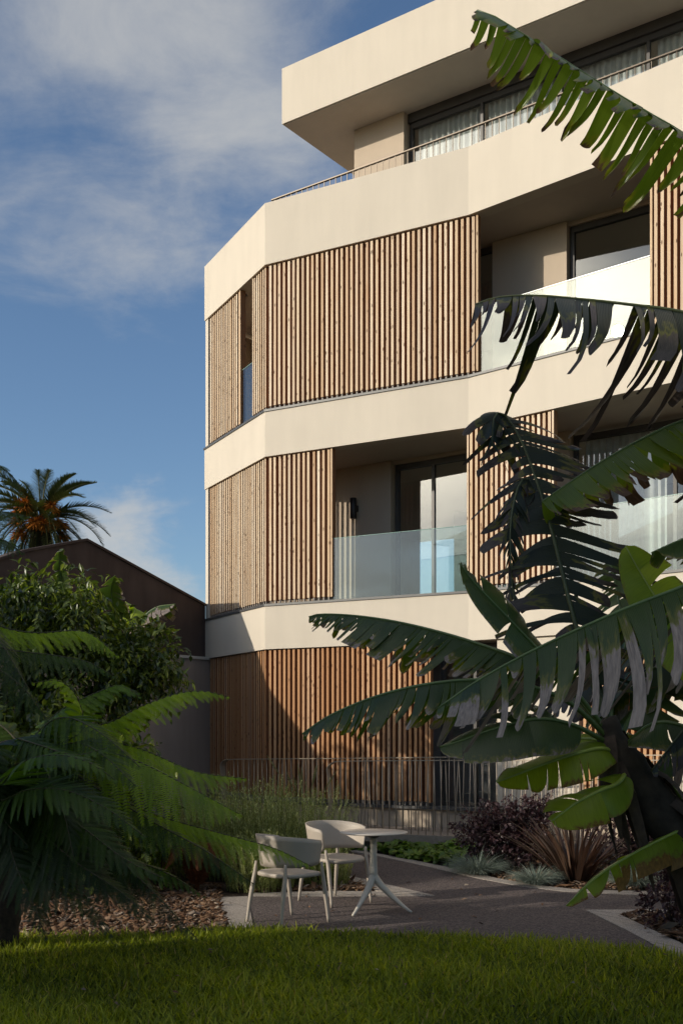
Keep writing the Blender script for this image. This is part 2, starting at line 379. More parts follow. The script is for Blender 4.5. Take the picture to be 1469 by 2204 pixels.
# ------------------------------------------------------------------ leaves scattered over clusters
def leaf_mesh(name, P, D, U, L, W, mat, rnd, fold=0.25, droop=0.15):
    """P base points, D directions, U approx. normals; each leaf six vertices, two folded halves"""
    D = nrm(D); S = nrm(np.cross(D, U)); Nn = np.cross(S, D)
    L = np.asarray(L)[:, None]; W = np.asarray(W)[:, None]; n = len(P)
    b = P; m = P + D * L * 0.45 - Nn * 0.0
    l = P + D * L * 0.42 + S * W * 0.5 + Nn * W * fold; r = P + D * L * 0.42 - S * W * 0.5 + Nn * W * fold
    l2 = P + D * L * 0.75 + S * W * 0.33 + Nn * W * fold * 0.5 - Nn * L * droop * 0.4
    r2 = P + D * L * 0.75 - S * W * 0.33 + Nn * W * fold * 0.5 - Nn * L * droop * 0.4
    t = P + D * L - Nn * L * droop; m2 = P + D * L * 0.75 - Nn * L * droop * 0.5
    V = np.stack([b, l, m, r, l2, m2, r2, t], 1).reshape(-1, 3)
    f = np.array([[0, 2, 1, 1], [0, 3, 2, 2], [2, 5, 4, 1], [2, 3, 6, 5], [5, 7, 4, 4], [5, 6, 7, 7]])
    tri = np.array([[0, 2, 1], [0, 3, 2], [2, 5, 4], [2, 4, 1], [2, 3, 6], [2, 6, 5], [5, 7, 4], [5, 6, 7]])
    Fc = (tri[None] + 8 * np.arange(n)[:, None, None]).reshape(-1, 3)
    return np_mesh(name, V, Fc, mat, np.repeat(rnd, 8))

def crown_leaves(name, blobs, n, L, W, mat, seed, per=7, hang=0.35, shell=0.55, parent=None, spread=0.22):
    """blobs: (centre, radii, weight). twigs in each blob carry leaves"""
    g = np.random.default_rng(seed)
    w = np.array([b[2] for b in blobs], float); w /= w.sum()
    k = g.choice(len(blobs), size=n // per, p=w)
    c = np.array([tuple(b[0]) for b in blobs])[k]; rad = np.array([b[1] for b in blobs])[k]
    d = nrm(g.normal(size=(len(k), 3))); rr = g.random(len(k)) ** shell
    tw = c + d * rad * rr[:, None]
    td = nrm(d * 0.8 + g.normal(size=d.shape) * 0.5 + np.array((0, 0, 0.15)))
    Ltw = L * g.uniform(1.5, 3.2, len(k))
    s = np.tile(np.linspace(0.1, 1, per), (len(k), 1))
    P = tw[:, None] + td[:, None] * (s * Ltw[:, None])[..., None] + np.array((0, 0, -1.0)) * (hang * s ** 2 * Ltw[:, None])[..., None]
    D = td[:, None] * 0.5 + g.normal(size=P.shape) * 0.75 + np.array((0, 0, -hang * 1.3))
    U = np.array((0, 0, 1.0)) + g.normal(size=P.shape) * 0.45
    tone = np.clip(g.normal(0.45, 0.2, len(k))[:, None] + g.normal(0, 0.18, (len(k), per)), 0, 1)
    P = P.reshape(-1, 3); m_ = len(P)
    me = leaf_mesh(name, P, D.reshape(-1, 3), U.reshape(-1, 3), L * g.uniform(0.6, 1.2, m_), W * g.uniform(0.7, 1.2, m_), mat, tone.ravel())
    return link(name, me, parent)

# ------------------------------------------------------------------ blades (grasses)
def blades(P, D, L, W, bend, rnd, nseg=4, tipw=0.15, g=None):
    """P (n,3) bases, D (n,3) start directions, arching by bend towards the ground outward"""
    n = len(P); D = nrm(D); h = D.copy(); h[:, 2] = 0; h = nrm(h + 1e-6)
    S = nrm(np.cross(D, np.array((0, 0, 1.0))) + 1e-6)
    if g is not None:
        a = g.uniform(-0.7, 0.7, n)[:, None]; S = nrm(S * np.cos(a) + np.cross(D, S) * np.sin(a))
    pts = []; p = P.copy(); d = D.copy(); stepL = (L / nseg)[:, None]
    for i in range(nseg + 1):
        w = W * (1 - (i / nseg) ** 1.6 * (1 - tipw))
        pts += [p - S * (w / 2)[:, None], p + S * (w / 2)[:, None]]
        d = nrm(d + h * (bend[:, None] * 0.55) - np.array((0, 0, 1.0)) * (bend[:, None] * 0.75 * (i + 0.5) / nseg))
        p = p + d * stepL
    V = np.stack(pts, 1); k = 2 * (nseg + 1)
    f = np.array([[2 * i, 2 * i + 1, 2 * i + 3, 2 * i + 2] for i in range(nseg)])
    Fc = (f[None] + k * np.arange(n)[:, None, None]).reshape(-1, 4)
    return V.reshape(-1, 3), Fc, np.repeat(rnd, k)

# ================================================================== BUILDING
dA = np.array((0.8786, -0.4777)); dB = np.array((0.757, -0.653)); dC = np.array((0.4745, -0.880)); dW = np.array((0.821, -0.571))
outn = lambda d: np.array((d[1], -d[0]))            # outward (towards the garden) normal of a wall running to the right
P1 = np.array((-1.23, 17.2)); P2 = P1 + dA * 3.494; P0 = P1 - dC * 2.685; P3 = P2 + dB * 9.0
back = np.array((0.5967, 0.8025))
P00 = P0 + back * 7.0; P4 = P3 + back * 9.0
foot = [P00, P0, P1, P2, P3, P4]
def offset_poly(poly, d):
    n = len(poly); out = []
    for i in range(n):
        a, b, c = poly[i - 1], poly[i], poly[(i + 1) % n]
        e1 = nrm(b - a); e2 = nrm(c - b)
        n1 = np.array((-e1[1], e1[0])); n2 = np.array((-e2[1], e2[0]))     # left normals = inside for ccw
        m_ = nrm(n1 + n2); out.append(b + m_ * d / max(0.3, m_ @ n1))
    return out
inner = offset_poly(foot, 0.22)
Z = dict(par=10.17, b3=9.18, t2=6.81, b2=6.09, t1=3.68, b1=2.99, base=0.563)
bld = thing('apartment_building', (1.0, 17.0, 0), 'cream apartment building with timber slat screens and deep balcony bands', 'building')

def P3d(p, z): return np.array((p[0], p[1], z))
band_label = {}
for nm, z0, z1 in (('facade_band', Z['b3'], Z['par']), ('facade_band', Z['b2'], Z['t2']), ('facade_band', Z['b1'], Z['t1'])):
    b = MB(); b.ring(foot, inner, z0, z1); b.build('facade_band', M['plaster'], bld)
for zb in (Z['b3'], Z['b2'], Z['b1']):
    b = MB(); b.prism(offset_poly(foot, 0.223), zb + 0.004, zb + 0.32); b.build('floor_slab', M['soffit'], bld)
# roof slab over the set-back top storey
S0 = np.array((-1.04, 18.68)); S1 = S0 + dW * 12; S2 = S1 + back * 7; S3 = S0 + back * 7
b = MB(); b.prism([S0, S1, S2, S3], 12.27 + 0.012, 13.25); b.build('roof_slab', M['plaster'], bld)
sof = offset_poly([S0, S1, S2, S3], 0.03)
b = MB(); b.prism(sof, 12.27, 12.278); b.build('soffit', M['soffit'], bld)
# plinth
b = MB(); b.ring(offset_poly(foot, 0.03), offset_poly(foot, 0.3), -0.3, Z['base'] - 0.05); b.build('plinth', M['plaster_in'], bld)
# corner fin beside the neighbour's wall
b = MB(); q = P0 + dC * 0.004
b.box(P3d(q - outn(dC) * 0.04, Z['base']), [*(dC * 0.13), 0], [*(-outn(dC) * 0.5), 0], (0, 0, Z['b1'] - Z['base'] - 0.004))
b.box(P3d(q - outn(dC) * 0.02, Z['t1'] + 0.002), [*(dC * 0.13), 0], [*(-outn(dC) * 0.5), 0], (0, 0, Z['b2'] - Z['t1'] - 0.004))
b.box(P3d(q - outn(dC) * 0.02, Z['t2'] + 0.002), [*(dC * 0.13), 0], [*(-outn(dC) * 0.5), 0], (0, 0, Z['b3'] - Z['t2'] - 0.004))
b.build('corner_fin', M['plaster'], bld)
# side walls (unseen from the garden, close the rooms)
b = MB(); b.prism([P00, P00 + nrm(P0 - P00) * 6.4, P00 + nrm(P0 - P00) * 6.4 + dW * 0.2, P00 + dW * 0.2], 0.0, 9.1); b.build('side_wall', M['plaster_in'], bld)

# sills: thin zinc cappings that follow the bands
for zt in (Z['t2'], Z['t1']):
    b = MB(); b.ring(offset_poly(foot, -0.018), offset_poly(foot, 0.20), zt + 0.002, zt + 0.036); b.build('sill', M['sill'], bld)
b = MB(); b.ring(offset_poly(foot, -0.035), offset_poly(foot, 0.18), Z['base'] - 0.046, Z['base'] - 0.004); b.build('sill', M['sill'], bld)

# ---- slat screens
g_sl = np.random.default_rng(3)
def screen(P, d, s0, s1, z0, z1, mat='wood', pitch=0.0875, rec=0.035, w=0.043, dep=0.10, stile0=False, stile1=False):
    n = outn(d); b = MB(); L = s1 - s0; k = max(1, int(round(L / pitch))); pt = L / k
    for i in range(k):
        s = s0 + (i + 0.5) * pt - w / 2 + g_sl.normal(0, 0.0025)
        zz0 = z0 + 0.05 + g_sl.uniform(0, 0.012); zz1 = z1 - 0.012 - g_sl.uniform(0, 0.008)
        ww = w
        o = P + d * s - n * (rec + g_sl.uniform(0, 0.007))
        b.box(P3d(o, zz0), [*(d * ww), 0], [*(-n * dep), 0], (0, 0, zz1 - zz0), g_sl.random())
    for fl, s in ((stile0, s0 - 0.03), (stile1, s1)):
        if fl:
            o = P + d * s - n * (rec - 0.004)
            b.box(P3d(o, z0 + 0.05), [*(d * 0.03), 0], [*(-n * 0.10), 0], (0, 0, z1 - z0 - 0.06), g_sl.random())
    nf = len(b.f)
    for i in range(k):
        o = P + d * (s0 + (i + 0.5) * pt - 0.012) - n * (rec + 0.012)
        b.box(P3d(o, z0 + 0.006 if z0 > 1 else z0), [*(d * 0.024), 0], [*(-n * 0.03), 0], (0, 0, 0.045))
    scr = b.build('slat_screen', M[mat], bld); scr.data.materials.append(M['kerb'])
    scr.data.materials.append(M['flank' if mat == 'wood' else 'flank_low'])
    for j_, pl in enumerate(scr.data.polygons):            # slat flanks darker and redder than the fronts: shade painted into the colour
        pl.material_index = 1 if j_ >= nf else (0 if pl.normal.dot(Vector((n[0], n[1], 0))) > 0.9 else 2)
    for nm, zz, h in (('bottom_rail', z0 + 0.055, 0.03), ('top_rail', z1 - 0.075, 0.04)):
        r = MB(); o = P + d * s0 - n * (rec + dep + 0.002)
        r.box(P3d(o, zz), [*(d * L), 0], [*(-n * 0.03), 0], (0, 0, h)); r.build(nm, M['sill'], scr)
    return scr
def sC(px):  # distance along C (from P0) at a picture column
    k = (px - CX) / F; return (k * P0[1] - P0[0]) / (dC[0] - k * dC[1])
def sA(px):
    k = (px - CX) / F; return (k * P1[1] - P1[0]) / (dA[0] - k * dA[1])
def sB(px):
    k = (px - CX) / F; return (k * P2[1] - P2[0]) / (dB[0] - k * dB[1])
LC = 2.685; LA = 3.494
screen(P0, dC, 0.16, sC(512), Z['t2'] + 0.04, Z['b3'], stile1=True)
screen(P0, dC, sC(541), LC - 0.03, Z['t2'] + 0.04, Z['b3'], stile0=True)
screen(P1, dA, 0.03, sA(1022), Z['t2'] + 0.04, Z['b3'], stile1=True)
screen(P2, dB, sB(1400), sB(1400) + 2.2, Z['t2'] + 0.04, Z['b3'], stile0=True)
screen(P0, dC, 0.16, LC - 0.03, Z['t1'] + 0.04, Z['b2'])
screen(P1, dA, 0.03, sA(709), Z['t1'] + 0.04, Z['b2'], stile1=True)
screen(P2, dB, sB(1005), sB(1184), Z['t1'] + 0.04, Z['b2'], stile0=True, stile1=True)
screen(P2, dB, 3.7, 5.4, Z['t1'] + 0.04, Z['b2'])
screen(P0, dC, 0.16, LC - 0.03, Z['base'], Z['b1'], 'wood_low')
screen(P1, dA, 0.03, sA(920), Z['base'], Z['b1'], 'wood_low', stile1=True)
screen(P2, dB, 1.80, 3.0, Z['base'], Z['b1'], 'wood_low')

# ---- inner (loggia) wall and its windows, all parallel to dW
W0 = np.array((2.33, 16.4)); nW = outn(dW)
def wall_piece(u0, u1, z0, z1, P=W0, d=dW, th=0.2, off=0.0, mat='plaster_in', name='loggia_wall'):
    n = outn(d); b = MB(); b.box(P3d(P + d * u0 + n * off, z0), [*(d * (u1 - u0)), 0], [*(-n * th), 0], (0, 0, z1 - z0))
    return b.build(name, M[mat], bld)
def window(u0, u1, z0, z1, splits, P=W0, d=dW, rec=0.10, curtain=None, fr=0.055):
    """frame with mullions; panes; optional curtain spans"""
    n = outn(d); b = MB(); dep = 0.07
    def bar(a, c, za, zb, o=0.0, dd=dep):
        b.box(P3d(P + d * a - n * (rec + o), za), [*(d * (c - a)), 0], [*(-n * dd), 0], (0, 0, zb - za))
    bar(u0, u0 + fr, z0, z1); bar(u1 - fr, u1, z0, z1)
    bar(u0 + fr, u1 - fr, z1 - fr * 1.6, z1); bar(u0 + fr, u1 - fr, z0, z0 + fr)
    for s in splits: bar(s - fr * 0.45, s + fr * 0.45, z0 + fr, z1 - fr * 1.6, 0.004)
    w = b.build('window', M['frame'], bld)
    ed = [u0 + fr] + list(splits) + [u1 - fr]
    for i in range(len(ed) - 1):
        p = MB(); a, c = ed[i], ed[i + 1]
        p.box(P3d(P + d * a - n * (rec + 0.03), z0 + fr), [*(d * (c - a)), 0], [*(-n * 0.008), 0], (0, 0, z1 - z0 - fr * 2.6))
        p.build('pane', M['pane'], w)
    for (a, c) in curtain or []:
        nx = int((c - a) / 0.012); us = np.linspace(a, c, nx); ph = 2 * math.pi * us / 0.11
        dis = rec + 0.13 + 0.03 * np.sin(ph + 0.6 * np.sin(us * 7)) + 0.008 * np.sin(ph * 2.3)
        base = P[None] + d[None] * us[:, None] - n[None] * dis[:, None]
        Vv = np.vstack([np.c_[base, np.full(nx, z0 + 0.02)], np.c_[base, np.full(nx, z1 - 0.03)]])
        Ff = np.array([[i, i + 1, nx + i + 1, nx + i] for i in range(nx - 1)])
        link('curtain', np_mesh('curtain', Vv, Ff, M['curtain'], np.full(2 * nx, 0.5), smooth=True), w)
    return w
Q1u = -3.43
fl = lambda zt: zt - 0.34
# upper floor
z0, z1 = fl(Z['t2']), Z['b3']
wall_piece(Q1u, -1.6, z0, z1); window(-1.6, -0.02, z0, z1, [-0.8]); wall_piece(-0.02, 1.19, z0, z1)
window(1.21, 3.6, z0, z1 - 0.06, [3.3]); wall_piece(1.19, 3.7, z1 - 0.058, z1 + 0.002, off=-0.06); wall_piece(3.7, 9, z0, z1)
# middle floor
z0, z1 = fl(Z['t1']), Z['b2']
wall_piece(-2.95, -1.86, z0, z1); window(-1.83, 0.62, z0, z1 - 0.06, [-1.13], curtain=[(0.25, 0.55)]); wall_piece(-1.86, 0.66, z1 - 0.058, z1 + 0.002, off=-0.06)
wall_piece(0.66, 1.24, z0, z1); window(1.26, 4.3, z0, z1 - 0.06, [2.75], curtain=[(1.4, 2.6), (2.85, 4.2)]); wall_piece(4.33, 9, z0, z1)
# inner wall behind the side screens (upper, middle)
Qc = P1 - outn(dC) * 1.2
for zt, zb in ((Z['t2'], Z['b3']), (Z['t1'], Z['b2']), (Z['base'] + 0.3, Z['b1'])):
    wall_piece(-3.2, -0.68, fl(zt), zb, P=Qc, d=dC)
# glazing seen through the gap of the side screen
window(-0.67, 0.35, fl(Z['t2']), Z['b3'] - 0.02, [], P=Qc, d=dC)
# ground floor
z0, z1 = 0.2, Z['b1']
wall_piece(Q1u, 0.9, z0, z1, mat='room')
g0 = P1 + dA * (sA(920) + 0.06); gd = nrm(P2 + dB * 0.46 - g0); gl = np.linalg.norm(P2 + dB * 0.46 - g0)
window(0, gl, Z['base'] + 0.0, z1 - 0.02, [gl * 0.55], P=g0 - outn(dA) * 0.35, d=gd, rec=0.0)
wall_piece(0.46, 1.75, Z['base'], z1 - 0.003, P=P2, d=dB, off=-0.05, mat='plaster')
wall_piece(3.0, 9, Z['base'], z1 - 0.003, P=P2, d=dB, off=-0.05, mat='plaster')
window(1.76, 3.0, Z['base'], z1 - 0.02, [2.4], P=P2, d=dB, rec=0.2)
# attic storey
AW = np.array((0.225, 18.85)); z0, z1 = 9.4, 12.268
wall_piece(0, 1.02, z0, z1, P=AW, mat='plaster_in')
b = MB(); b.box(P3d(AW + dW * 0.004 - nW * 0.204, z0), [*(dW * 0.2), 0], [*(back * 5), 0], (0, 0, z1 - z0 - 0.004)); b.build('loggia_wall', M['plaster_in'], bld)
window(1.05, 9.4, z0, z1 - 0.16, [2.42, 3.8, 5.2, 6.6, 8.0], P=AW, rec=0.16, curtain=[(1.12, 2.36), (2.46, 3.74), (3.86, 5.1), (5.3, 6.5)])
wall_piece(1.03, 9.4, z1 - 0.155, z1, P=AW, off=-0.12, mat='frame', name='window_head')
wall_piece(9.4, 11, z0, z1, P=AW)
# room backs
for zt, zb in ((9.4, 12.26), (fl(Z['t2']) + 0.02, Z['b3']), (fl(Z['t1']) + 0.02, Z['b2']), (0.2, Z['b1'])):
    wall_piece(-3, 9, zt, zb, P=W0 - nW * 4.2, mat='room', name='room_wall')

# ---- glass balustrades
def balustrade(P, d, s0, s1, zt, h, inset=0.06):
    n = outn(d); b = MB()
    b.box(P3d(P + d * s0 - n * inset, zt + 0.038), [*(d * (s1 - s0)), 0], [*(-n * 0.016), 0], (0, 0, h - 0.042)); o = b.build('glass_balustrade', M['glass'], bld)
    e = MB(); e.box(P3d(P + d * s0 - n * (inset - 0.001), zt + h - 0.003), [*(d * (s1 - s0)), 0], [*(-n * 0.018), 0], (0, 0, 0.006)); e.build('glass_edge', M['glassedge'], o)
balustrade(P2, dB, sB(1030), sB(1396), Z['t2'], 1.0)
balustrade(P0, dC, sC(514), sC(540), Z['t2'], 1.0)
balustrade(P1, dA, sA(713), LA - 0.03, Z['t1'], 1.0)
balustrade(P2, dB, sB(1190), 3.65, Z['t1'], 1.0)

# ---- roof terrace railing
rr = [np.array((-0.93, 18.5)), np.array((-1.13, 18.05)), np.array((-1.15, 17.82)), np.array((1.86, 15.71)), np.array((4.42, 13.85)), np.array((8.0, 11.2))]
zr = 10.52
tr = MB(); n_ = len(rr)
for i in range(n_ - 1):
    a, c = rr[i], rr[i + 1]; e = nrm(c - a); nn = outn(e)
    tr.box(P3d(a + nn * 0.02 - e * 0.01, zr), [*(e * (np.linalg.norm(c - a) + 0.02)), 0], [*(-nn * 0.045), 0], (0, 0, 0.012 + 0.0015 * i))
rail = tr.build('terrace_railing', M['railtop'], bld)
bm_ = MB(); bm_.box((-0.005, -0.005, 0), (0.01, 0, 0), (0, 0.01, 0), (0, 0, zr - 9.5)); me_bal = bm_.mesh('baluster', M['railtop'])
for i in range(2, n_ - 1):
    a, c = rr[i], rr[i + 1]; L = np.linalg.norm(c - a); k = int(L / 0.112); e = nrm(c - a)
    if i == 4: k = 14
    for j in range(k):
        p = a + e * (0.06 + j * 0.112)
        o = link('baluster', me_bal, rail, True); o.location = (p[0], p[1], 9.5); o.rotation_euler[2] = math.atan2(e[1], e[0])
# parent chain: railing mesh keeps world coordinates, so undo nothing for its children
# ---- wall lamp on the middle loggia wall
wl = W0 + dW * -2.53 + nW * 0.10; lampo = thing('wall_lamp', (wl[0], wl[1], 5.2), 'black cylindrical wall lamp on the balcony wall beside striped sunlight', 'lamp')
b = MB(); b.lathe([(0.0, 5.21), (0.05, 5.205), (0.056, 5.215), (0.056, 5.535), (0.05, 5.545), (0.0, 5.545)], 20, (wl[0], wl[1])); b.build('shade', M['black'], lampo, True)
b = MB(); b.box(P3d(wl - dW * 0.035 - nW * 0.045, 5.33), [*(dW * 0.07), 0], [*(-nW * 0.055), 0], (0, 0, 0.10)); b.build('bracket', M['black'], lampo)
b = MB(); b.lathe([(0.0, 5.200), (0.04, 5.200), (0.04, 5.206), (0.0, 5.206)], 16, (wl[0], wl[1])); b.build('lens', M['kerb'], lampo)

# ================================================================== NEIGHBOUR
dN = np.array((-0.583, -0.813)); nN = np.array((0.813, -0.583))        # along the boundary towards us; facing the garden
def U(u): return P0 + np.array((0.02, -0.03)) + dN * u
prof = [(0.0, 3.95), (2.8, 4.74), (4.03, 4.39), (5.12, 3.95), (6.18, 3.60), (8.0, 3.05)]
hs = thing('gabled_house', (*U(4.5) - nN * 4, 0), 'dark brown rendered gable of the house next door, in shade', 'house')
b = MB(); n = len(prof)
def wallprof(b, pr, zb, off, th):
    k = len(pr); vs = []
    for o in (off, off - th):
        for u, z in pr: vs.append((*(U(u) + nN * o), z))
        for u, z in pr: vs.append((*(U(u) + nN * o), zb))
    fs = []
    for i in range(k - 1):
        fs += [(k + i, k + i + 1, i + 1, i), (2 * k + i, 2 * k + i + 1, 3 * k + i + 1, 3 * k + i), (i, i + 1, 2 * k + i + 1, 2 * k + i), (k + i + 1, k + i, 3 * k + i, 3 * k + i + 1)]
    fs += [(0, 2 * k, 3 * k, k), (k - 1, 2 * k - 1, 4 * k - 1, 3 * k - 1)]
    b.add(vs, fs)
wallprof(b, prof, 0.0, 0.0, 0.25); b.build('gable_wall', M['gable'], hs)
b = MB(); wallprof(b, [(u, z - 0.10) for u, z in prof], 0.0, -0.26, 7.5)
b.build('roof', M['roof_tile'], hs)
b = MB()
for (ua, za), (ub, zb_) in zip(prof[:-1], prof[1:]):
    p = [U(ua) + nN * 0.03, U(ub) + nN * 0.03, U(ub) - nN * 0.28, U(ua) - nN * 0.28]; zz = [za, zb_, zb_, za]
    b.add([(*p[i], zz[i] + 0.004) for i in range(4)] + [(*p[i], zz[i] + 0.045) for i in range(4)], [(0, 3, 2, 1), (4, 5, 6, 7), (0, 1, 5, 4), (1, 2, 6, 5), (2, 3, 7, 6), (3, 0, 4, 7)])
b.build('coping', M['gable'], hs)
b = MB()
wallprof(b, [(u, z + 0.035) for u, z in prof], 3.0, 0.02, 0.0) if False else None
bw = thing('boundary_wall', (*U(6), 0), 'grey rendered garden wall with pale coping below the dark gable', 'wall')
b = MB(); b.box(P3d(U(0.0) + nN * 0.004, 0), [*(dN * 13), 0], [*(nN * 0.12), 0], (0, 0, 2.96)); b.build('wall', M['bwall'], bw)
b = MB(); b.box(P3d(U(0.0) + nN * 0.002, 2.962), [*(dN * 13), 0], [*(nN * 0.15), 0], (0, 0, 0.05)); b.build('coping', M['house_wall'], bw)

# the tall house further along whose shadow lies over the garden (left of the view)
h2 = thing('neighbour_house', (-14, -2, 0), 'white house outside the view at left whose shadow covers the lawn', 'house')
b = MB(); b.prism([(-14.6, -9), (-10.2, -9), (-10.2, 2.8), (-14.6, 2.8)], 0, 8.0); b.build('wall', M['house_wall'], h2)
b = MB(); b.add([(-15, -9.4, 8.0), (-9.8, -9.4, 8.0), (-9.8, 3.2, 8.0), (-15, 3.2, 8.0), (-12.4, -7, 9.4), (-12.4, 0.8, 9.4)],
                [(0, 3, 2, 1), (0, 1, 4), (1, 2, 5, 4), (2, 3, 5), (3, 0, 4, 5)]); b.build('roof', M['roof_tile'], h2)
b = MB()
for zz in (1.0, 4.6):
    for yy in (-7, -3.5, 0): b.box((-10.215, yy, zz), (0.04, 0, 0), (0, 1.1, 0), (0, 0, 1.9))
b.build('window', M['frame'], h2)

# ================================================================== GROUND
def sheet(name, pts, z, mat, kind='structure'):
    b = MB(); n = len(pts); a = sum(pts[i][0] * pts[(i + 1) % n][1] - pts[(i + 1) % n][0] * pts[i][1] for i in range(n))
    if a < 0: pts = pts[::-1]
    b.add([(p[0], p[1], z) for p in pts], [tuple(range(n))])
    me = b.mesh(name, mat)
    import bmesh
    bm = bmesh.new(); bm.from_mesh(me); bmesh.ops.triangulate(bm, faces=bm.faces[:]); bm.to_mesh(me); bm.free()
    return tag(link(name, me), kind=kind)
sheet('ground', [(-900, -900), (900, -900), (900, 1500), (-900, 1500)], -0.03, M['earth'])
sheet('soil', [(-9, 4), (9, 4), (9, 16), (3, 20), (-4, 22), (-9, 12)], -0.012, M['soil'])
pv = [(533, 1926), (700, 1922), (820, 1929), (930, 1928), (728, 1881), (640, 1862), (690, 1828), (827, 1845), (925, 1866), (1028, 1890), (1120, 1907), (1210, 1918.5), (1330, 1924), (1469, 1929), (1800, 1938),
      (1800, 1960), (1260, 1960), (1350, 2004), (1437, 2052), (1200, 2040), (900, 2022), (700, 2012), (540, 2003)]
sheet('garden_path', [gnd(*p) for p in pv], 0.0, M['asphalt'])
def kerb(pts): 
    b = MB(); q = [gnd(*p) for p in pts]; b.prism([(p.x, p.y) for p in q], -0.1, 0.006); return tag(b.build('kerb', M['kerb']), kind='structure')
kerb([(472, 1932), (533, 1930), (546, 2003), (486, 2003)])
kerb([(640, 1866), (660, 1863), (728, 1880), (935, 1928), (815, 1919)])
kerb([(536, 1923), (700, 1918.5), (812, 1919.5), (931, 1928.6), (820, 1929.5), (536, 1929.5)])
kerb([(760, 1827), (809, 1837), (895, 1853), (982, 1871), (1065, 1890), (1140, 1904), (1228, 1914), (1340, 1918), (1469, 1920), (1800, 1927), (1800, 1938),
      (1469, 1930), (1330, 1925), (1210, 1919), (1120, 1908), (1028, 1891), (925, 1867), (827, 1846), (750, 1831)])
kerb([(1260, 1959), (1800, 1958), (1800, 1965), (1420, 1965.5), (1330, 1968)])
kerb([(1261, 1960), (1331, 1968.5), (1469, 2033), (1620, 2115), (1560, 2118), (1437, 2051), (1350, 2004)])

lawn_edge = [(-700, 2030), (-200, 2030), (80, 2022), (430, 2014), (487, 2003), (600, 2006), (900, 2015), (1200, 2033), (1437, 2054), (1620, 2120)]
lp = [gnd(*p) for p in lawn_edge]
sheet('lawn', [(p.x, p.y) for p in lp] + [(9, 6.2), (9, -4), (-9, -4)], -0.006, M['turf'])
ex = np.array([p.x for p in lp] + [9.0]); ey = np.array([p.y for p in lp] + [6.2])
def lawn(n, x0, x1, y0, seed, Lm, Wm):
    g = np.random.default_rng(seed)
    x = g.uniform(x0, x1, n); y = g.uniform(y0, 9.6, n)
    k = y < np.interp(x, ex, ey) + g.normal(0, 0.045, n) + 0.04 * np.sin(x * 9 + np.sin(x * 23)); x, y = x[k], y[k]; n = len(x)
    cl = 0.5 + 0.5 * np.sin(x * 2.1 + 1.3 * np.sin(y * 1.7)) * np.sin(y * 2.7 + x)
    P = np.c_[x, y, np.full(n, -0.006)]
    a = g.uniform(0, 2 * math.pi, n); tilt = g.uniform(0.05, 0.75, n)
    D = np.c_[np.cos(a) * tilt, np.sin(a) * tilt, np.ones(n)]
    L = Lm * g.uniform(0.55, 1.25, n) * (0.8 + 0.35 * cl); W = Wm * g.uniform(0.6, 1.3, n)
    tone = np.clip(0.25 + 0.35 * cl + g.normal(0, 0.24, n), 0, 0.92); tone[g.random(n) < 0.025] = 1
    return blades(P, D, L, W, g.uniform(0.1, 0.8, n), tone, 2, 0.1, g)
A_ = lawn(95000, -3.4, 3.8, 5.6, 1, 0.10, 0.0135); B_ = lawn(22000, -8, 8, 0, 2, 0.08, 0.014)
Vg = np.vstack([A_[0], B_[0]]); Fg = np.vstack([A_[1], B_[1] + len(A_[0])]); Rg = np.concatenate([A_[2], B_[2]])
tag(link('grass', np_mesh('grass', Vg, Fg, M['grass'], Rg)), kind='stuff')

# bark and stone chips on the beds
def inside(x, y, poly):
    r = np.zeros(len(x), bool); n = len(poly)
    for i in range(n):
        x0, y0 = poly[i][0], poly[i][1]; x1, y1 = poly[(i + 1) % n][0], poly[(i + 1) % n][1]
        c = ((y0 > y) != (y1 > y)) & (x < (x1 - x0) * (y - y0) / (y1 - y0 + 1e-12) + x0); r ^= c
    return r
def chips(seed, n, poly, size):
    g = np.random.default_rng(seed); poly = [gnd(*p) for p in poly]
    xs = [p.x for p in poly]; ys = [p.y for p in poly]
    x = g.uniform(min(xs), max(xs), n); y = g.uniform(min(ys), max(ys), n); k = inside(x, y, poly); x, y = x[k], y[k]; n = len(x)
    s = size * g.lognormal(0, 0.45, n); a = g.uniform(0, 6.28, n); z = g.uniform(-0.012, 0.03, n)
    ax = np.c_[np.cos(a), np.sin(a), g.normal(0, 0.35, n)] * (s * g.uniform(1.0, 2.2, n))[:, None]
    ay = np.c_[-np.sin(a), np.cos(a), g.normal(0, 0.35, n)] * (s * 0.65)[:, None]
    az = np.c_[g.normal(0, 0.2, n), g.normal(0, 0.2, n), np.ones(n)] * (s * 0.13)[:, None]
    c = np.c_[x, y, z]; cor = []
    for sz in (-1, 1):
        for sx, sy in ((-1, -1), (1, -1), (1, 1), (-1, 1)):
            k_ = (0.55 if sz > 0 else 1.0) * g.uniform(0.6, 1.1, n)[:, None]
            cor.append(c + ax * sx * k_ * 0.5 + ay * sy * k_ * 0.5 + az * sz * 0.5)
    V = np.stack(cor, 1).reshape(-1, 3)
    f = np.array([(0, 3, 2, 1), (4, 5, 6, 7), (0, 1, 5, 4), (1, 2, 6, 5), (2, 3, 7, 6), (3, 0, 4, 7)])
    Fc = (f[None] + 8 * np.arange(n)[:, None, None]).reshape(-1, 4)
    return V, Fc, np.repeat(g.random(n), 8)
parts = [chips(11, 15000, [(-260, 1925), (300, 1905), (472, 1905), (486, 2003), (430, 2016), (80, 2024), (-260, 2032)], 0.034),
         chips(12, 9000, [(540, 1880), (700, 1880), (800, 1917), (700, 1917), (536, 1922)], 0.036),
         chips(13, 14000, [(980, 1860), (1060, 1886), (1140, 1902), (1228, 1912), (1469, 1917), (1800, 1922), (1800, 1850), (1200, 1840)], 0.034),
         chips(14, 7000, [(1335, 1968.5), (1700, 1966), (1700, 2120), (1469, 2031)], 0.04)]
o_ = 0; VV, FF, RR = [], [], []
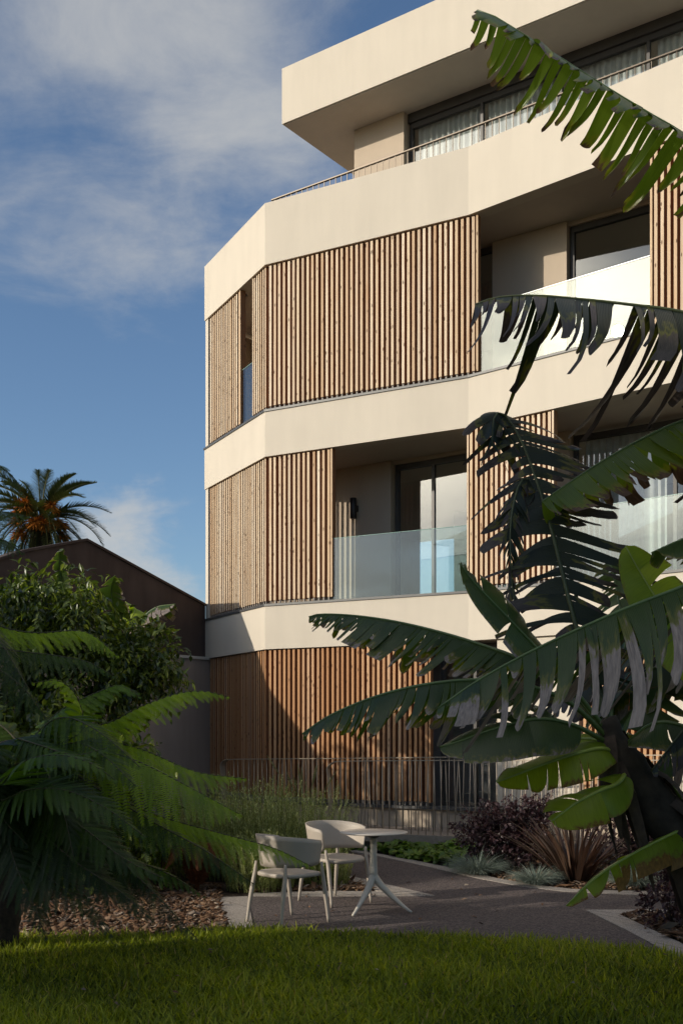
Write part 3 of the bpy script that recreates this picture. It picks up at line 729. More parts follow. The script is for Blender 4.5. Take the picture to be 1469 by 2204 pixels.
for v, f, r in parts: VV.append(v); FF.append(f + o_); RR.append(r); o_ += len(v)
tag(link('bark_chips', np_mesh('bark_chips', np.vstack(VV), np.vstack(FF), M['chips'], np.concatenate(RR))), kind='stuff')

g = np.random.default_rng(90); n = 150; x = g.uniform(-3, 3.4, n); y = g.uniform(6.2, 12.2, n); a = g.uniform(0, 6.28, n)
zf = np.where(y < np.interp(x, ex, ey), 0.06, 0.012)
tag(link('fallen_leaves', leaf_mesh('fallen_leaves', np.c_[x, y, zf], np.c_[np.cos(a), np.sin(a), g.normal(0, 0.12, n)], np.c_[g.normal(0, 0.3, n), g.normal(0, 0.3, n), np.ones(n)], g.uniform(0.025, 0.07, n), g.uniform(0.012, 0.03, n), M['chips'], g.random(n))), kind='stuff')

# ================================================================== WALKWAY AND RAILINGS
f0 = V2(at(714, 0, 15.15)); f1 = V2(at(950, 0, 14.6)); f2 = V2(at(1173, 0, 13.8)); f3 = V2(at(1500, 0, 12.75)); f4 = f3 + nrm(f3 - f2) * 4
fl0 = V2(at(470, 0, 17.7))
wk = [fl0, f0 + np.array((-0.05, -0.04)), f1 + np.array((0, -.05)), f2 + np.array((0, -.05)), f3 + np.array((0, -.05)), f4, P3 + outn(dB) * 0.05, P2 + outn(dB) * 0.05, P1 + outn(dA) * 0.06, P0 + outn(dC) * 0.05 + dC * 0.3]
b = MB(); b.prism([tuple(p) for p in wk], 0.14, 0.25); tag(b.build('walkway', M['deck']), kind='structure')
b = MB(); b.prism([tuple(p) for p in offset_poly([np.array(p) for p in wk], 0.12)], -0.05, 0.138); tag(b.build('walkway_base', M['room']), kind='structure')
def railing(pts, zb, zt, label, curl=True, lean=0.0, seed=1):
    pts = [np.array(p, float) for p in pts]; t = thing('metal_railing', (pts[0][0], pts[0][1], zb[0]), label, 'railing')
    seg = [np.linalg.norm(pts[i + 1] - pts[i]) for i in range(len(pts) - 1)]; tot = sum(seg)
    def pos(s):
        i = 0
        while i < len(seg) - 1 and s > seg[i]: s -= seg[i]; i += 1
        return pts[i] + (pts[i + 1] - pts[i]) * s / seg[i]
    zz = lambda s, q: q[0] + (q[1] - q[0]) * s / tot
    g = np.random.default_rng(seed)
    # top flat bar, curling down at its end into a flat post
    e0 = nrm(pts[1] - pts[0]); R = 0.12; path = []
    path.append((pts[0][0] - e0[0] * 0.02, pts[0][1] - e0[1] * 0.02, zb[0] - 0.25)); path.append((*(pts[0] - e0 * 0.02), zt[0] - 0.55)); path.append((*(pts[0] - e0 * 0.05), zt[0] - R - 0.06))
    for a in np.linspace(0, math.pi / 2, 8):
        p = pts[0] + e0 * (R - R * math.cos(a) - 0.06 * math.cos(a)); path.append((p[0], p[1], zt[0] - R + R * math.sin(a)))
    for s in np.linspace(0.25, tot, 30):
        p = pos(s); path.append((p[0], p[1], zz(s, zt)))
    b = MB(); th = 0.012; path = np.array(path); T = nrm(np.gradient(path, axis=0))
    n2 = np.array([outn(e0)[0], outn(e0)[1], 0.0]); vs = []
    for i in range(len(path)):
        hw = 0.055 if i < 11 else 0.02
        if 11 <= i < 16: hw = 0.055 - 0.035 * (i - 10) / 6
        up = np.cross(T[i], n2); up = up / np.linalg.norm(up)
        for sx, sy in ((-1, -1), (1, -1), (1, 1), (-1, 1)): vs.append(path[i] + n2 * hw * sx + up * th / 2 * sy)
    fs = [(4 * i + k, 4 * i + (k + 1) % 4, 4 * i + 4 + (k + 1) % 4, 4 * i + 4 + k) for i in range(len(path) - 1) for k in range(4)] + [(0, 3, 2, 1), tuple(4 * (len(path) - 1) + k for k in range(4))]
    b.add(vs, fs); b.build('handrail', M['rail'], t)
    k = int(tot / 0.105); k = min(k, 95)
    for j in range(k):
        s = 0.22 + j * 0.105
        if s > tot: break
        p = pos(s); zb_, zt_ = zz(s, zb), zz(s, zt)
        m_ = MB(); dx = g.normal(0, 0.022)
        m_.tube([(p[0], p[1], zb_), (p[0] + dx * e0[0], p[1] + dx * e0[1], zt_ - 0.004)], 0.0065, 6); m_.build('baluster', M['rail'], t, True)
    return t
railing([f0, f1, f2, f3, f4], (0.25, 0.252), (1.25, 1.40), 'front metal railing with a curled flat post at its left end', seed=4)
k0 = V2(at(484, 0, 17.55)); k1 = V2(at(715, 0, 16.1)); k2 = V2(at(1000, 0, 15.0)); k3 = V2(at(1500, 0, 13.1))
railing([k0, k1, k2, k3], (0.25, 0.252), (1.21, 1.39), 'long metal railing behind, along the slatted ground floor', seed=5)

# ================================================================== FURNITURE
def make_chair(label):
    """armchair: shell back wrapped round a dished seat, four splayed tapered legs; faces +X"""
    t = thing('garden_armchair', (0, 0, 0), label, 'chair', 'armchairs at the cafe table')
    # seat : superellipse, dished, with thickness
    n = 40; rings = [0.0, 0.4, 0.75, 0.95, 1.0]; vs = [(0.02, 0, 0.432)]
    def outl(a, k):
        c, s = math.cos(a), math.sin(a); e = 2 / 3.2
        return 0.02 + 0.245 * k * math.copysign(abs(c) ** e, c), 0.25 * k * math.copysign(abs(s) ** e, s)
    for k in rings[1:]:
        for i in range(n):
            x, y = outl(2 * math.pi * i / n, k); vs.append((x, y, 0.432 + 0.022 * k ** 2 - (0.012 if k == 1.0 else 0) - max(0, x - 0.15) * 0.12))
    base = len(vs)
    for k in (1.0, 0.9):
        for i in range(n):
            x, y = outl(2 * math.pi * i / n, k); vs.append((x, y, 0.418 - max(0, x - 0.15) * 0.12))
    vs.append((0.02, 0, 0.405)); last = len(vs) - 1
    fs = [(0, 1 + i, 1 + (i + 1) % n) for i in range(n)]
    for r_ in range(3):
        o = 1 + r_ * n; fs += [(o + i, o + n + i, o + n + (i + 1) % n, o + (i + 1) % n) for i in range(n)]
    o = 1 + 3 * n; fs += [(o + i, base + i, base + (i + 1) % n, o + (i + 1) % n) for i in range(n)]
    fs += [(base + i, base + n + i, base + n + (i + 1) % n, base + (i + 1) % n) for i in range(n)]
    fs += [(base + n + i, last, base + n + (i + 1) % n) for i in range(n)]
    b = MB(); b.add(vs, fs); b.build('seat', M['chair'], t, True, True)
    # backrest shell
    m = 48; rows = 7; th = 0.013; pts_o, pts_i = [], []
    for j in range(m + 1):
        f = j / m * 2 - 1; a = math.pi + f * math.radians(112)
        af = abs(f)
        top = 0.785 - 0.055 * af ** 2.2; bot = 0.505 + 0.02 * af ** 3
        if af > 0.95: q = (af - 0.95) / 0.05; top -= 0.03 * q ** 2; bot += 0.02 * q ** 2
        for k in range(rows):
            z = bot + (top - bot) * k / (rows - 1); fl_ = (z - 0.52) * 0.17
            rx = 0.265 + fl_; ry = 0.275 + fl_ * 0.8
            x, y = 0.035 + rx * math.cos(a), ry * math.sin(a)
            if f != 0 and math.cos(a) > 0: x = 0.035 + rx * math.cos(a) * 1.15
            nx, ny = math.cos(a), math.sin(a)
            pts_o.append((x, y, z)); pts_i.append((x - nx * th, y - ny * th, z))
    N_ = len(pts_o); vs = pts_o + pts_i; fs = []
    for j in range(m):
        for k in range(rows - 1):
            a0 = j * rows + k; a1 = a0 + rows
            fs += [(a0, a1, a1 + 1, a0 + 1), (N_ + a0 + 1, N_ + a1 + 1, N_ + a1, N_ + a0)]
        for k, fl_ in ((0, 0), (rows - 1, 1)):
            a0 = j * rows + k; a1 = a0 + rows; q = (a0, N_ + a0, N_ + a1, a1); fs.append(q if not fl_ else q[::-1])
    for j in (0, m):
        for k in range(rows - 1):
            a0 = j * rows + k; q = (a0, a0 + 1, N_ + a0 + 1, N_ + a0); fs.append(q if j == 0 else q[::-1])
    b = MB(); b.add(vs, fs); b.build('backrest', M['chair'], t, True, True)
    for sx, sy in ((1, 1), (1, -1), (-1, 1), (-1, -1)):
        b = MB()
        if sx > 0: pp = [(0.262, 0.25 * sy, 0.0), (0.232, 0.246 * sy, 0.22), (0.20, 0.245 * sy, 0.41), (0.185, 0.25 * sy, 0.47), (0.175, 0.254 * sy, 0.54)]; rd = [0.013, 0.016, 0.021, 0.019, 0.012]
        else: pp = [(-0.27, 0.235 * sy, 0.0), (-0.24, 0.222 * sy, 0.22), (-0.205, 0.21 * sy, 0.41), (-0.198, 0.205 * sy, 0.47), (-0.193, 0.20 * sy, 0.54)]; rd = [0.013, 0.016, 0.021, 0.02, 0.012]
        q, _ = spline(pp, 14); b.tube(q, np.interp(np.linspace(0, 1, 14), np.linspace(0, 1, 5), rd), 10); b.build('leg', M['chair'], t, True, True)
    return t
ch1 = make_chair('pale armchair nearest the lawn, its back turned to us')
ch1.location = (-0.475, 9.43, 0); ch1.rotation_euler[2] = math.radians(43)
ch2 = make_chair('pale armchair behind the round table, its open front turned towards us')
ch2.location = (-0.07, 10.55, 0); ch2.rotation_euler[2] = math.radians(-50)
tb = thing('cafe_table', (0.30, 10.03, 0), 'small round cafe table on a pale three legged pedestal', 'table')
b = MB(); b.lathe([(0.0, 0.727), (0.30, 0.727), (0.318, 0.732), (0.32, 0.737), (0.318, 0.741), (0.0, 0.741)], 64); b.build('tabletop', M['tablelam'], tb, True, True)
b = MB(); b.lathe([(0.0, 0.685), (0.055, 0.69), (0.06, 0.726), (0.0, 0.726)], 20); b.build('bracket', M['black'], tb, True, True)
b = MB(); b.lathe([(0.0, 0.25), (0.042, 0.27), (0.040, 0.36), (0.033, 0.5), (0.031, 0.686), (0.0, 0.686)], 20); b.build('column', M['tableleg'], tb, True, True)
for ang in (-122, -22, 108):
    a = math.radians(ang); b = MB()
    pr = [(0.005, 0.335), (0.05, 0.27), (0.16, 0.165), (0.30, 0.055), (0.375, 0.006)]
    q, _ = spline([(r_ * math.cos(a), r_ * math.sin(a), z) for r_, z in pr], 14)
    b.tube(q, np.interp(np.linspace(0, 1, 14), [0, 0.2, 0.6, 1], [0.035, 0.034, 0.023, 0.012]), 10); b.build('leg', M['tableleg'], tb, True, True)
# ================================================================== BANANAS
def banana_leaf(plant, pts, width, droop=(0.7, 0.7), tear=0.06, dry=0.1, mat='banana', seed=0, sweep=0.35, petiole=0.1, lenvar=0.15, ribr=0.016, torn=0.5, tipdroop=0.25, ragged=0.25, curl=0.0, prof=None, roll=0.0, slit=None):
    """pts: midrib from base (petiole) to tip, world points; blade in strips torn along the veins"""
    g = np.random.default_rng(seed + 100)
    n = 120; P, L = spline(pts, n); T, S, Nn = frames(P); S, Nn = S * math.cos(roll) + Nn * math.sin(roll), Nn * math.cos(roll) - S * math.sin(roll); tt = np.linspace(0, 1, n)
    Vs, Fs, Rs, Ds, UVs = [], [], [], [], []; off = 0
    K = 7
    for si, sg in enumerate((-1, 1)):
        t = petiole
        while t < 0.995:
            w = tear * (g.lognormal(0, 0.7) if g.random() < 0.75 else g.uniform(1.6, 3.2)) / L; w = min(w, 0.12 / L) if torn > 0.6 else w; t1 = min(1.0, t + max(w, 0.012))
            nc = max(2, int((t1 - t) * L / 0.02) + 1); ts = np.linspace(t, t1, nc)
            tm = 0.5 * (t + t1); x = (tm - petiole) / (1 - petiole)
            if slit is not None:
                pm = [np.interp(tm, tt, P[:, k]) for k in range(3)]; cpx = pm[0] / pm[1] * F + CX
                if slit[0] < cpx < slit[1]: t = t1; continue
            jd = g.normal(0, 0.13); ll = 1 + g.normal(0, lenvar); istorn = g.random() < torn
            d0 = droop[si] * 0.75 + jd * 0.6; d1 = min(droop[si] + 0.35 + jd + (0.2 if istorn else 0), 1.0)
            tw = g.normal(0, 0.35) if istorn else g.normal(0, 0.06); taper = (g.uniform(0.35, 0.8) if ragged < 0.5 else g.uniform(0.08, 0.6)) if istorn else 0.97
            sway = g.normal(0, 0.12) if istorn else g.normal(0, 0.03)
            tone = np.clip(g.normal(0.5, 0.22), 0, 1); dr = dry * g.uniform(0.3, 1.9)
            Pc = np.stack([np.interp(ts, tt, P[:, k]) for k in range(3)], 1); Tc = nrm(np.stack([np.interp(ts, tt, T[:, k]) for k in range(3)], 1))
            Sc = nrm(np.stack([np.interp(ts, tt, S[:, k]) for k in range(3)], 1)); Nc = nrm(np.cross(Sc, Tc))
            xs = np.clip((ts - petiole) / (1 - petiole), 0, 1)
            pw = (np.clip(np.sin(np.pi * np.clip(xs, 0, 1) ** 0.75), 0, 1) ** 0.55) if prof is None else np.interp(xs, prof[0], prof[1])
            wl = width * pw * max(0.3, ll)
            if istorn:                                   # ragged end
                wl = wl * (1 - 0.35 * g.random() * np.abs(np.linspace(-1, 1, nc)) ** 2)
            cen = 0.5 * (ts[0] + ts[-1]); rows = []; cur = Pc.copy()
            side = Sc * sg
            for k in range(K + 1):
                v = k / K; rows.append(cur.copy())
                dd = d0 + (d1 - d0) * v
                dirn = nrm(nrm(side * math.cos(min(dd, 1) * math.pi / 2) + Tc * sweep * (1 - 0.6 * dd) + Nc * 0.12 * (1 - dd)) + np.array((0, 0, -1.0)) * (math.sin(min(max(dd, 0), 1) * math.pi / 2) * 1.0) + Tc * sway * v + Nc * curl * v)
                cur = cur + dirn * (wl / K)[:, None]
            R = np.stack(rows, 0)                         # K+1, nc, 3
            mid = R.mean(axis=1, keepdims=True)
            tap = 1 - (1 - taper) * (np.linspace(0, 1, K + 1) ** 1.5)
            R = mid + (R - mid) * tap[:, None, None]
            if abs(tw) > 0.02 and nc > 1:                 # twist the free end
                ax = np.linspace(-1, 1, nc)[None, :] * ((ts[-1] - ts[0]) * L / 2) * tap[:, None]
                R = R + (np.sin(tw * np.linspace(0, 1, K + 1)) [:, None] * ax)[..., None] * nrm(np.cross(Tc, side))[None]
            idx = np.arange((K + 1) * nc).reshape(K + 1, nc) + off
            q = np.stack([idx[:-1, :-1], idx[:-1, 1:], idx[1:, 1:], idx[1:, :-1]], -1).reshape(-1, 4)
            if sg < 0: q = q[:, ::-1]
            Vs.append(R.reshape(-1, 3)); Fs.append(q); m_ = (K + 1) * nc; off += m_
            Rs.append(np.full(m_, tone)); Ds.append(np.full(m_, dr))
            UVs.append(np.stack([np.tile(ts * L + si * 3, (K + 1, 1)), np.tile(np.linspace(0, 1, K + 1)[:, None], (1, nc))], -1).reshape(-1, 2))
            gap = 0.0
            if istorn: gap = abs(g.normal(0, 0.003)) / L
            t = t1 + gap
    me = np_mesh('leaf', np.vstack(Vs), np.vstack(Fs), M[mat], np.concatenate(Rs), np.vstack(UVs), np.concatenate(Ds), smooth=True)
    lf = link('leaf', me, plant)
    b = MB(); k = np.linspace(0, 1, 40); Pm = np.stack([np.interp(k, tt, P[:, c]) for c in range(3)], 1)
    b.tube(Pm, ribr * (1 - k * 0.82) + 0.002, 7); b.build('midrib', M['ribold' if mat == 'banana_old' else 'ribyoung' if mat == 'banana_young' else 'rib'], lf, True)
    return lf

def px(*l): return [at(*p) for p in l]
def stem(plant, pts, rad, seed, n=40):
    g = np.random.default_rng(seed); P, L = spline(pts, n); b = MB(); k = np.linspace(0, 1, n)
    r = np.interp(k, np.linspace(0, 1, len(rad)), rad) * (1 + 0.05 * np.sin(k * 31) + 0.06 * g.normal(size=n))
    b.tube(P, r, 18); o = b.build('pseudostem', M['stem'], plant, True)
    # old sheaths peeling off
    T, S, N_ = frames(P); d = MB()
    for i in range(34):
        j = int(g.uniform(0.2, 0.99) * (n - 1)); a = g.uniform(0, 6.28); rad_ = r[j]
        up = S[j] * math.cos(a) + N_[j] * math.sin(a); sd = np.cross(T[j], up); w = g.uniform(0.03, 0.07); ln = g.uniform(0.25, 0.7)
        pp = [P[j] + up * (rad_ * 0.95), P[j] + up * (rad_ + 0.05) - T[j] * ln * 0.3 , P[j] + up * (rad_ + 0.07) - T[j] * ln * 0.6 - np.array((0, 0, ln * 0.2)), P[j] + up * (rad_ + 0.05) - T[j] * ln * 0.8 - np.array((0, 0, ln * 0.5))]
        q, _ = spline(pp, 8); vs = []; ww = w * np.array([1, 1.1, 1.0, .9, .8, .6, .4, .15])
        for e in range(8): vs += [q[e] - sd * ww[e] + up * .0, q[e] + up * ww[e] * 0.3, q[e] + sd * ww[e]]
        fs = []
        for e in range(7): fs += [(3 * e, 3 * e + 1, 3 * e + 4, 3 * e + 3), (3 * e + 1, 3 * e + 2, 3 * e + 5, 3 * e + 4)]
        d.add(vs, fs)
    d.build('dead_sheath', M['deadleaf'], plant, True)
    return P

# ---- plant with the leaning dark stem
bp = thing('banana_plant', at(1660, 2160, 6.6).xy.to_3d(), 'banana plant with a thick dark leaning stem at the right edge', 'banana plant')
cr = at(1305, 1545, 6.6)
stem(bp, [Vector((at(1660, 2160, 6.6).x, 6.6, -0.03)), at(1575, 2000, 6.6), at(1480, 1840, 6.6), at(1395, 1715, 6.6), at(1335, 1630, 6.6), cr], [0.21, 0.18, 0.155, 0.15, 0.125, 0.06], 1)
base = at(1320, 1590, 6.6)
# the withered leaf standing up with comb-like strips
banana_leaf(bp, px((1318, 1590, 6.6), (1270, 1460, 6.62), (1228, 1310, 6.66), (1180, 1120, 6.75), (1130, 970, 6.85), (1085, 893, 6.9), (1062, 900, 6.85), (1058, 960, 6.8)), 0.44, (0.16, 0.74), 0.036, 0.35, 'banana_old', 1, 0.30, 0.14, 0.35, 0.018, 0.9, prof=([0, .1, .4, .7, .9, 1], [.7, 1, 1, .85, .7, .5]), ragged=0.2, roll=1.1)
banana_leaf(bp, px((1318, 1590, 6.6), (1275, 1420, 6.75), (1215, 1200, 6.85), (1165, 1060, 6.85), (1125, 1030, 6.8), (1100, 1110, 6.75), (1098, 1220, 6.7), (1112, 1330, 6.7)), 0.17, (0.75, 0.85), 0.03, 0.5, 'banana_old', 23, 0.3, 0.5, 0.4, 0.014, 0.95, ragged=0.8, roll=0.9)
# short leaf pointing up-left
banana_leaf(bp, px((1310, 1580, 6.6), (1230, 1480, 6.5), (1150, 1392, 6.4), (1080, 1318, 6.32), (1020, 1255, 6.25), (988, 1212, 6.2)), 0.25, (0.20, 0.12), 0.10, 0.10, 'banana', 2, 0.55, 0.35, 0.10, torn=0.3, roll=0.9)
# two long arching leaves to the left, folded along the rib
banana_leaf(bp, px((1310, 1585, 6.6), (1220, 1480, 6.7), (1120, 1420, 6.8), (1040, 1390, 6.9), (950, 1362, 7.0), (850, 1338, 7.1), (760, 1325, 7.2), (690, 1322, 7.3), (664, 1328, 7.3)), 0.36, (0.86, 0.80), 0.034, 0.14, 'banana', 3, 0.4, 0.22, 0.22, torn=0.85)
banana_leaf(bp, px((1310, 1590, 6.6), (1220, 1510, 6.45), (1110, 1470, 6.3), (1010, 1464, 6.25), (900, 1476, 6.2), (800, 1502, 6.2), (710, 1540, 6.2), (650, 1580, 6.2)), 0.34, (0.80, 0.88), 0.032, 0.10, 'banana', 4, 0.3, 0.26, 0.2, torn=0.85)
# broad low leaf seen from below
banana_leaf(bp, px((1310, 1600, 6.6), (1230, 1560, 6.4), (1150, 1548, 6.2), (1060, 1570, 6.1), (990, 1595, 6.05), (945, 1608, 6.05)), 0.27, (0.45, 0.20), 0.2, 0.06, 'banana', 5, 0.4, 0.2, 0.08, torn=0.12, roll=0.6)
# bright young leaves against the light
banana_leaf(bp, px((1335, 1640, 6.6), (1300, 1612, 6.5), (1240, 1622, 6.4), (1170, 1645, 6.35), (1110, 1668, 6.3), (1068, 1684, 6.3)), 0.20, (0.25, 0.15), 0.16, 0.05, 'banana_young', 6, 0.4, 0.08, 0.1, torn=0.15, roll=0.7)
banana_leaf(bp, px((1350, 1655, 6.55), (1330, 1685, 6.4), (1290, 1702, 6.3), (1240, 1728, 6.25), (1185, 1768, 6.2)), 0.21, (0.2, 0.15), 0.14, 0.06, 'banana_young', 7, 0.4, 0.08, 0.12, torn=0.3, roll=0.7)
banana_leaf(bp, px((1350, 1640, 6.6), (1310, 1600, 6.9), (1250, 1590, 7.1), (1180, 1600, 7.3)), 0.20, (0.25, 0.2), 0.14, 0.06, 'banana_young', 8, 0.4, 0.1, 0.1, torn=0.2, roll=0.8)
banana_leaf(bp, px((1330, 1600, 6.6), (1370, 1520, 6.8), (1430, 1470, 7.0), (1510, 1460, 7.2), (1600, 1500, 7.3)), 0.30, (0.5, 0.5), 0.10, 0.1, 'banana', 9, 0.4, 0.1, 0.1, torn=0.35)
banana_leaf(bp, px((1340, 1610, 6.6), (1400, 1560, 6.4), (1460, 1560, 6.3), (1540, 1600, 6.2), (1600, 1680, 6.2)), 0.27, (0.6, 0.7), 0.09, 0.2, 'banana', 10, 0.4, 0.1, 0.1, torn=0.4)
banana_leaf(bp, px((1345, 1620, 6.7), (1390, 1640, 7.0), (1440, 1690, 7.2), (1490, 1770, 7.3), (1510, 1850, 7.3)), 0.22, (0.5, 0.5), 0.09, 0.2, 'banana', 11, 0.4, 0.1, 0.1, torn=0.4)
banana_leaf(bp, px((1310, 1570, 6.6), (1320, 1470, 6.9), (1345, 1380, 7.1), (1330, 1290, 7.3), (1310, 1200, 7.4)), 0.30, (0.4, 0.3), 0.06, 0.15, 'banana', 22, 0.4, 0.15, 0.1, torn=0.6, roll=0.8)

# ---- taller plant just outside the frame at right
bq = thing('banana_plant', (at(1760, 0, 6.3).x, 6.3, 0), 'taller banana plant beyond the right edge whose torn leaves reach across the facade', 'banana plant')
sx = at(1760, 0, 6.3).x; top = Vector((sx - 0.05, 6.35, 2.9))
stem(bq, [(sx, 6.3, -0.03), (sx + 0.03, 6.3, 0.9), (sx - 0.02, 6.33, 1.9), tuple(top)], [0.19, 0.165, 0.14, 0.07], 2)
tq = tuple(top - Vector((0, 0, 0.15)))
# top leaf
banana_leaf(bq, [tq, at(1745, 900, 6.4), at(1700, 560, 6.45), at(1600, 385, 6.4), at(1469, 288, 6.3), at(1400, 247, 6.25), at(1300, 186, 6.2), at(1200, 122, 6.15), at(1100, 58, 6.1), at(1060, 34, 6.1), at(1026, 22, 6.1)], 0.42, (0.86, 0.66), 0.034, 0.10, 'banana_mid', 31, 0.30, 0.42, 0.2, torn=0.92, prof=([0, .1, .5, .85, .95, 1], [.6, 1, 1, .8, .62, .5]))
# leaf that hides the glare
banana_leaf(bq, [tq, at(1735, 960, 6.3), at(1680, 800, 6.3), at(1600, 715, 6.3), at(1469, 672, 6.3), at(1350, 655, 6.3), at(1250, 644, 6.3), at(1150, 636, 6.3), at(1070, 640, 6.3), at(1022, 655, 6.3)], 0.62, (0.93, 0.90), 0.040, 0.55, 'banana_old', 32, 0.15, 0.26, 0.5, torn=0.95, prof=([0, .1, .4, .8, .93, 1], [.7, 1, 1, .85, .6, .3]), ragged=1.0, slit=(1322, 1366))
# pale green leaf below it
banana_leaf(bq, [tq, at(1700, 960, 6.5), at(1600, 880, 6.6), at(1469, 906, 6.6), at(1380, 945, 6.6), at(1300, 990, 6.6), at(1230, 1035, 6.6), at(1165, 1080, 6.6)], 0.46, (0.92, 0.85), 0.055, 0.20, 'banana_mid', 33, -0.25, 0.25, 0.12, torn=0.7, prof=([0, .1, .5, .85, 1], [.8, 1, 1, .9, .5]))
# large near leaf with grey dead fringe
banana_leaf(bq, [tq, at(1720, 1190, 6.0), at(1600, 1205, 5.8), at(1469, 1262, 5.7), at(1380, 1296, 5.65), at(1298, 1330, 5.6), at(1150, 1398, 5.55), at(1026, 1466, 5.5), at(940, 1526, 5.5)], 0.74, (0.84, 0.92), 0.040, 0.44, 'banana', 34, 0.22, 0.12, 0.30, torn=0.8, prof=([0, .1, .35, .6, .8, .93, 1], [.5, .95, 1, .85, .62, .4, .12]), ragged=0.7)
# broad fresh leaf standing behind
banana_leaf(bq, [tq, at(1620, 1380, 6.5), at(1500, 1390, 6.5), at(1420, 1300, 6.5), at(1375, 1230, 6.5), at(1345, 1175, 6.5)], 0.30, (0.06, 0.06), 0.4, 0.0, 'banana_young', 35, 0.3, 0.35, 0.05, torn=0.03, roll=1.15)
banana_leaf(bq, [tq, at(1650, 1150, 6.4), at(1560, 1130, 6.35), at(1470, 1160, 6.3), at(1400, 1190, 6.3)], 0.26, (0.7, 0.5), 0.15, 0.06, 'banana', 36, 0.3, 0.3, 0.1, torn=0.2)
banana_leaf(bq, [tq, at(1640, 1330, 6.7), at(1540, 1370, 6.9), at(1440, 1420, 7.0), at(1340, 1480, 7.0), at(1260, 1560, 7.0)], 0.42, (0.85, 0.85), 0.06, 0.3, 'banana', 39, 0.2, 0.2, 0.2, torn=0.7)
banana_leaf(bq, [tq, at(1650, 1290, 6.9), at(1560, 1310, 7.2), at(1400, 1380, 7.4), at(1260, 1450, 7.5), at(1160, 1540, 7.5)], 0.52, (0.85, 0.85), 0.05, 0.35, 'banana_old', 43, 0.2, 0.2, 0.25, torn=0.8)
banana_leaf(bq, [tq, at(1680, 1480, 6.9), at(1600, 1500, 7.2), at(1500, 1560, 7.4), at(1420, 1640, 7.4), at(1380, 1720, 7.3)], 0.40, (0.8, 0.8), 0.06, 0.3, 'banana', 44, 0.2, 0.2, 0.25, torn=0.7)
banana_leaf(bq, [tq, at(1660, 1420, 6.2), at(1570, 1480, 6.1), at(1480, 1560, 6.1), at(1400, 1660, 6.1)], 0.34, (0.75, 0.75), 0.07, 0.4, 'banana_old', 40, 0.2, 0.2, 0.2, torn=0.7)
banana_leaf(bq, [tq, at(1800, 1000, 6.0), at(1900, 800, 5.6), at(2050, 700, 5.2), at(2250, 760, 4.8)], 0.34, (0.7, 0.7), 0.07, 0.15, 'banana', 37, 0.3, 0.25, 0.15)
banana_leaf(bq, [tq, at(1850, 1100, 6.6), at(2000, 1000, 7.0), at(2200, 1050, 7.4), at(2400, 1250, 7.6)], 0.34, (0.7, 0.7), 0.07, 0.15, 'banana', 38, 0.3, 0.25, 0.15)
# ---- low sucker with yellowing leaf
bs = thing('banana_plant', (at(1700, 0, 7.0).x, 7.0, 0), 'low banana sucker beyond the right edge with one yellow edged leaf over the path', 'banana plant')
sx = at(1700, 0, 7.0).x
stem(bs, [(sx, 7.0, -0.03), (sx - 0.03, 7.0, 0.5), (sx - 0.08, 7.0, 1.0)], [0.10, 0.085, 0.04], 3)
ts_ = (sx - 0.07, 7.0, 0.9)
banana_leaf(bs, [ts_, at(1620, 1730, 6.8), at(1540, 1748, 6.6), at(1469, 1783, 6.5), at(1390, 1822, 6.4), at(1320, 1862, 6.35), at(1262, 1905, 6.3), at(1218, 1950, 6.3)], 0.22, (0.5, 0.55), 0.08, 0.40, 'banana_young', 41, 0.3, 0.12, 0.15, torn=0.35, roll=0.35)
banana_leaf(bs, [ts_, at(1700, 1640, 7.1), at(1760, 1560, 7.2), at(1850, 1560, 7.3)], 0.2, (0.5, 0.5), 0.1, 0.1, 'banana', 42, 0.3, 0.2, 0.1)

# ---- small banana among the shrubs at left
bl = thing('banana_plant', at(250, 1700, 14.6).xy.to_3d(), 'small banana plant half hidden in the leafy shrub by the dark gable', 'banana plant')
lb = at(250, 1700, 14.6); tl = at(262, 1400, 14.6)
stem(bl, [(lb.x, lb.y, -0.03), (lb.x, lb.y, 1.2), tuple(tl)], [0.12, 0.10, 0.05], 5)
tl0 = tuple(tl - Vector((0, 0, 0.1)))
banana_leaf(bl, [tl0, at(245, 1330, 14.4), at(240, 1270, 14.2), at(248, 1238, 14.0)], 0.26, (0.5, 0.3), 0.08, 0.15, 'banana', 51, 0.3, 0.2, 0.1)
banana_leaf(bl, [tl0, at(225, 1330, 14.4), at(200, 1290, 14.3), at(190, 1262, 14.2)], 0.24, (0.2, 0.3), 0.2, 0.03, 'banana_young', 52, 0.3, 0.2, 0.1, torn=0.1)
banana_leaf(bl, [tl0, at(300, 1340, 14.4), at(335, 1308, 14.3), at(378, 1300, 14.2)], 0.36, (0.85, 0.8), 0.05, 0.5, 'banana', 53, 0.3, 0.2, 0.2, torn=0.8)
banana_leaf(bl, [tl0, at(300, 1420, 14.2), at(340, 1440, 14.0), at(385, 1442, 13.9)], 0.26, (0.4, 0.5), 0.2, 0.05, 'banana', 54, 0.3, 0.2, 0.1, torn=0.1)
banana_leaf(bl, [tl0, at(280, 1340, 14.6), at(290, 1310, 14.7), at(270, 1295, 14.7)], 0.24, (0.2, 0.3), 0.2, 0.03, 'banana_young', 55, 0.3, 0.2, 0.1, torn=0.1)
banana_leaf(bl, [tl0, at(170, 1340, 14.4), at(135, 1260, 14.2), at(128, 1190, 14.0), at(138, 1182, 13.9)], 0.22, (0.7, 0.7), 0.05, 0.15, 'banana', 56, 0.3, 0.2, 0.1)
banana_leaf(bl, [tl0, at(300, 1370, 14.0), at(330, 1390, 13.8), at(345, 1420, 13.7)], 0.26, (0.6, 0.6), 0.2, 0.05, 'banana', 57, 0.3, 0.2, 0.1, torn=0.15)

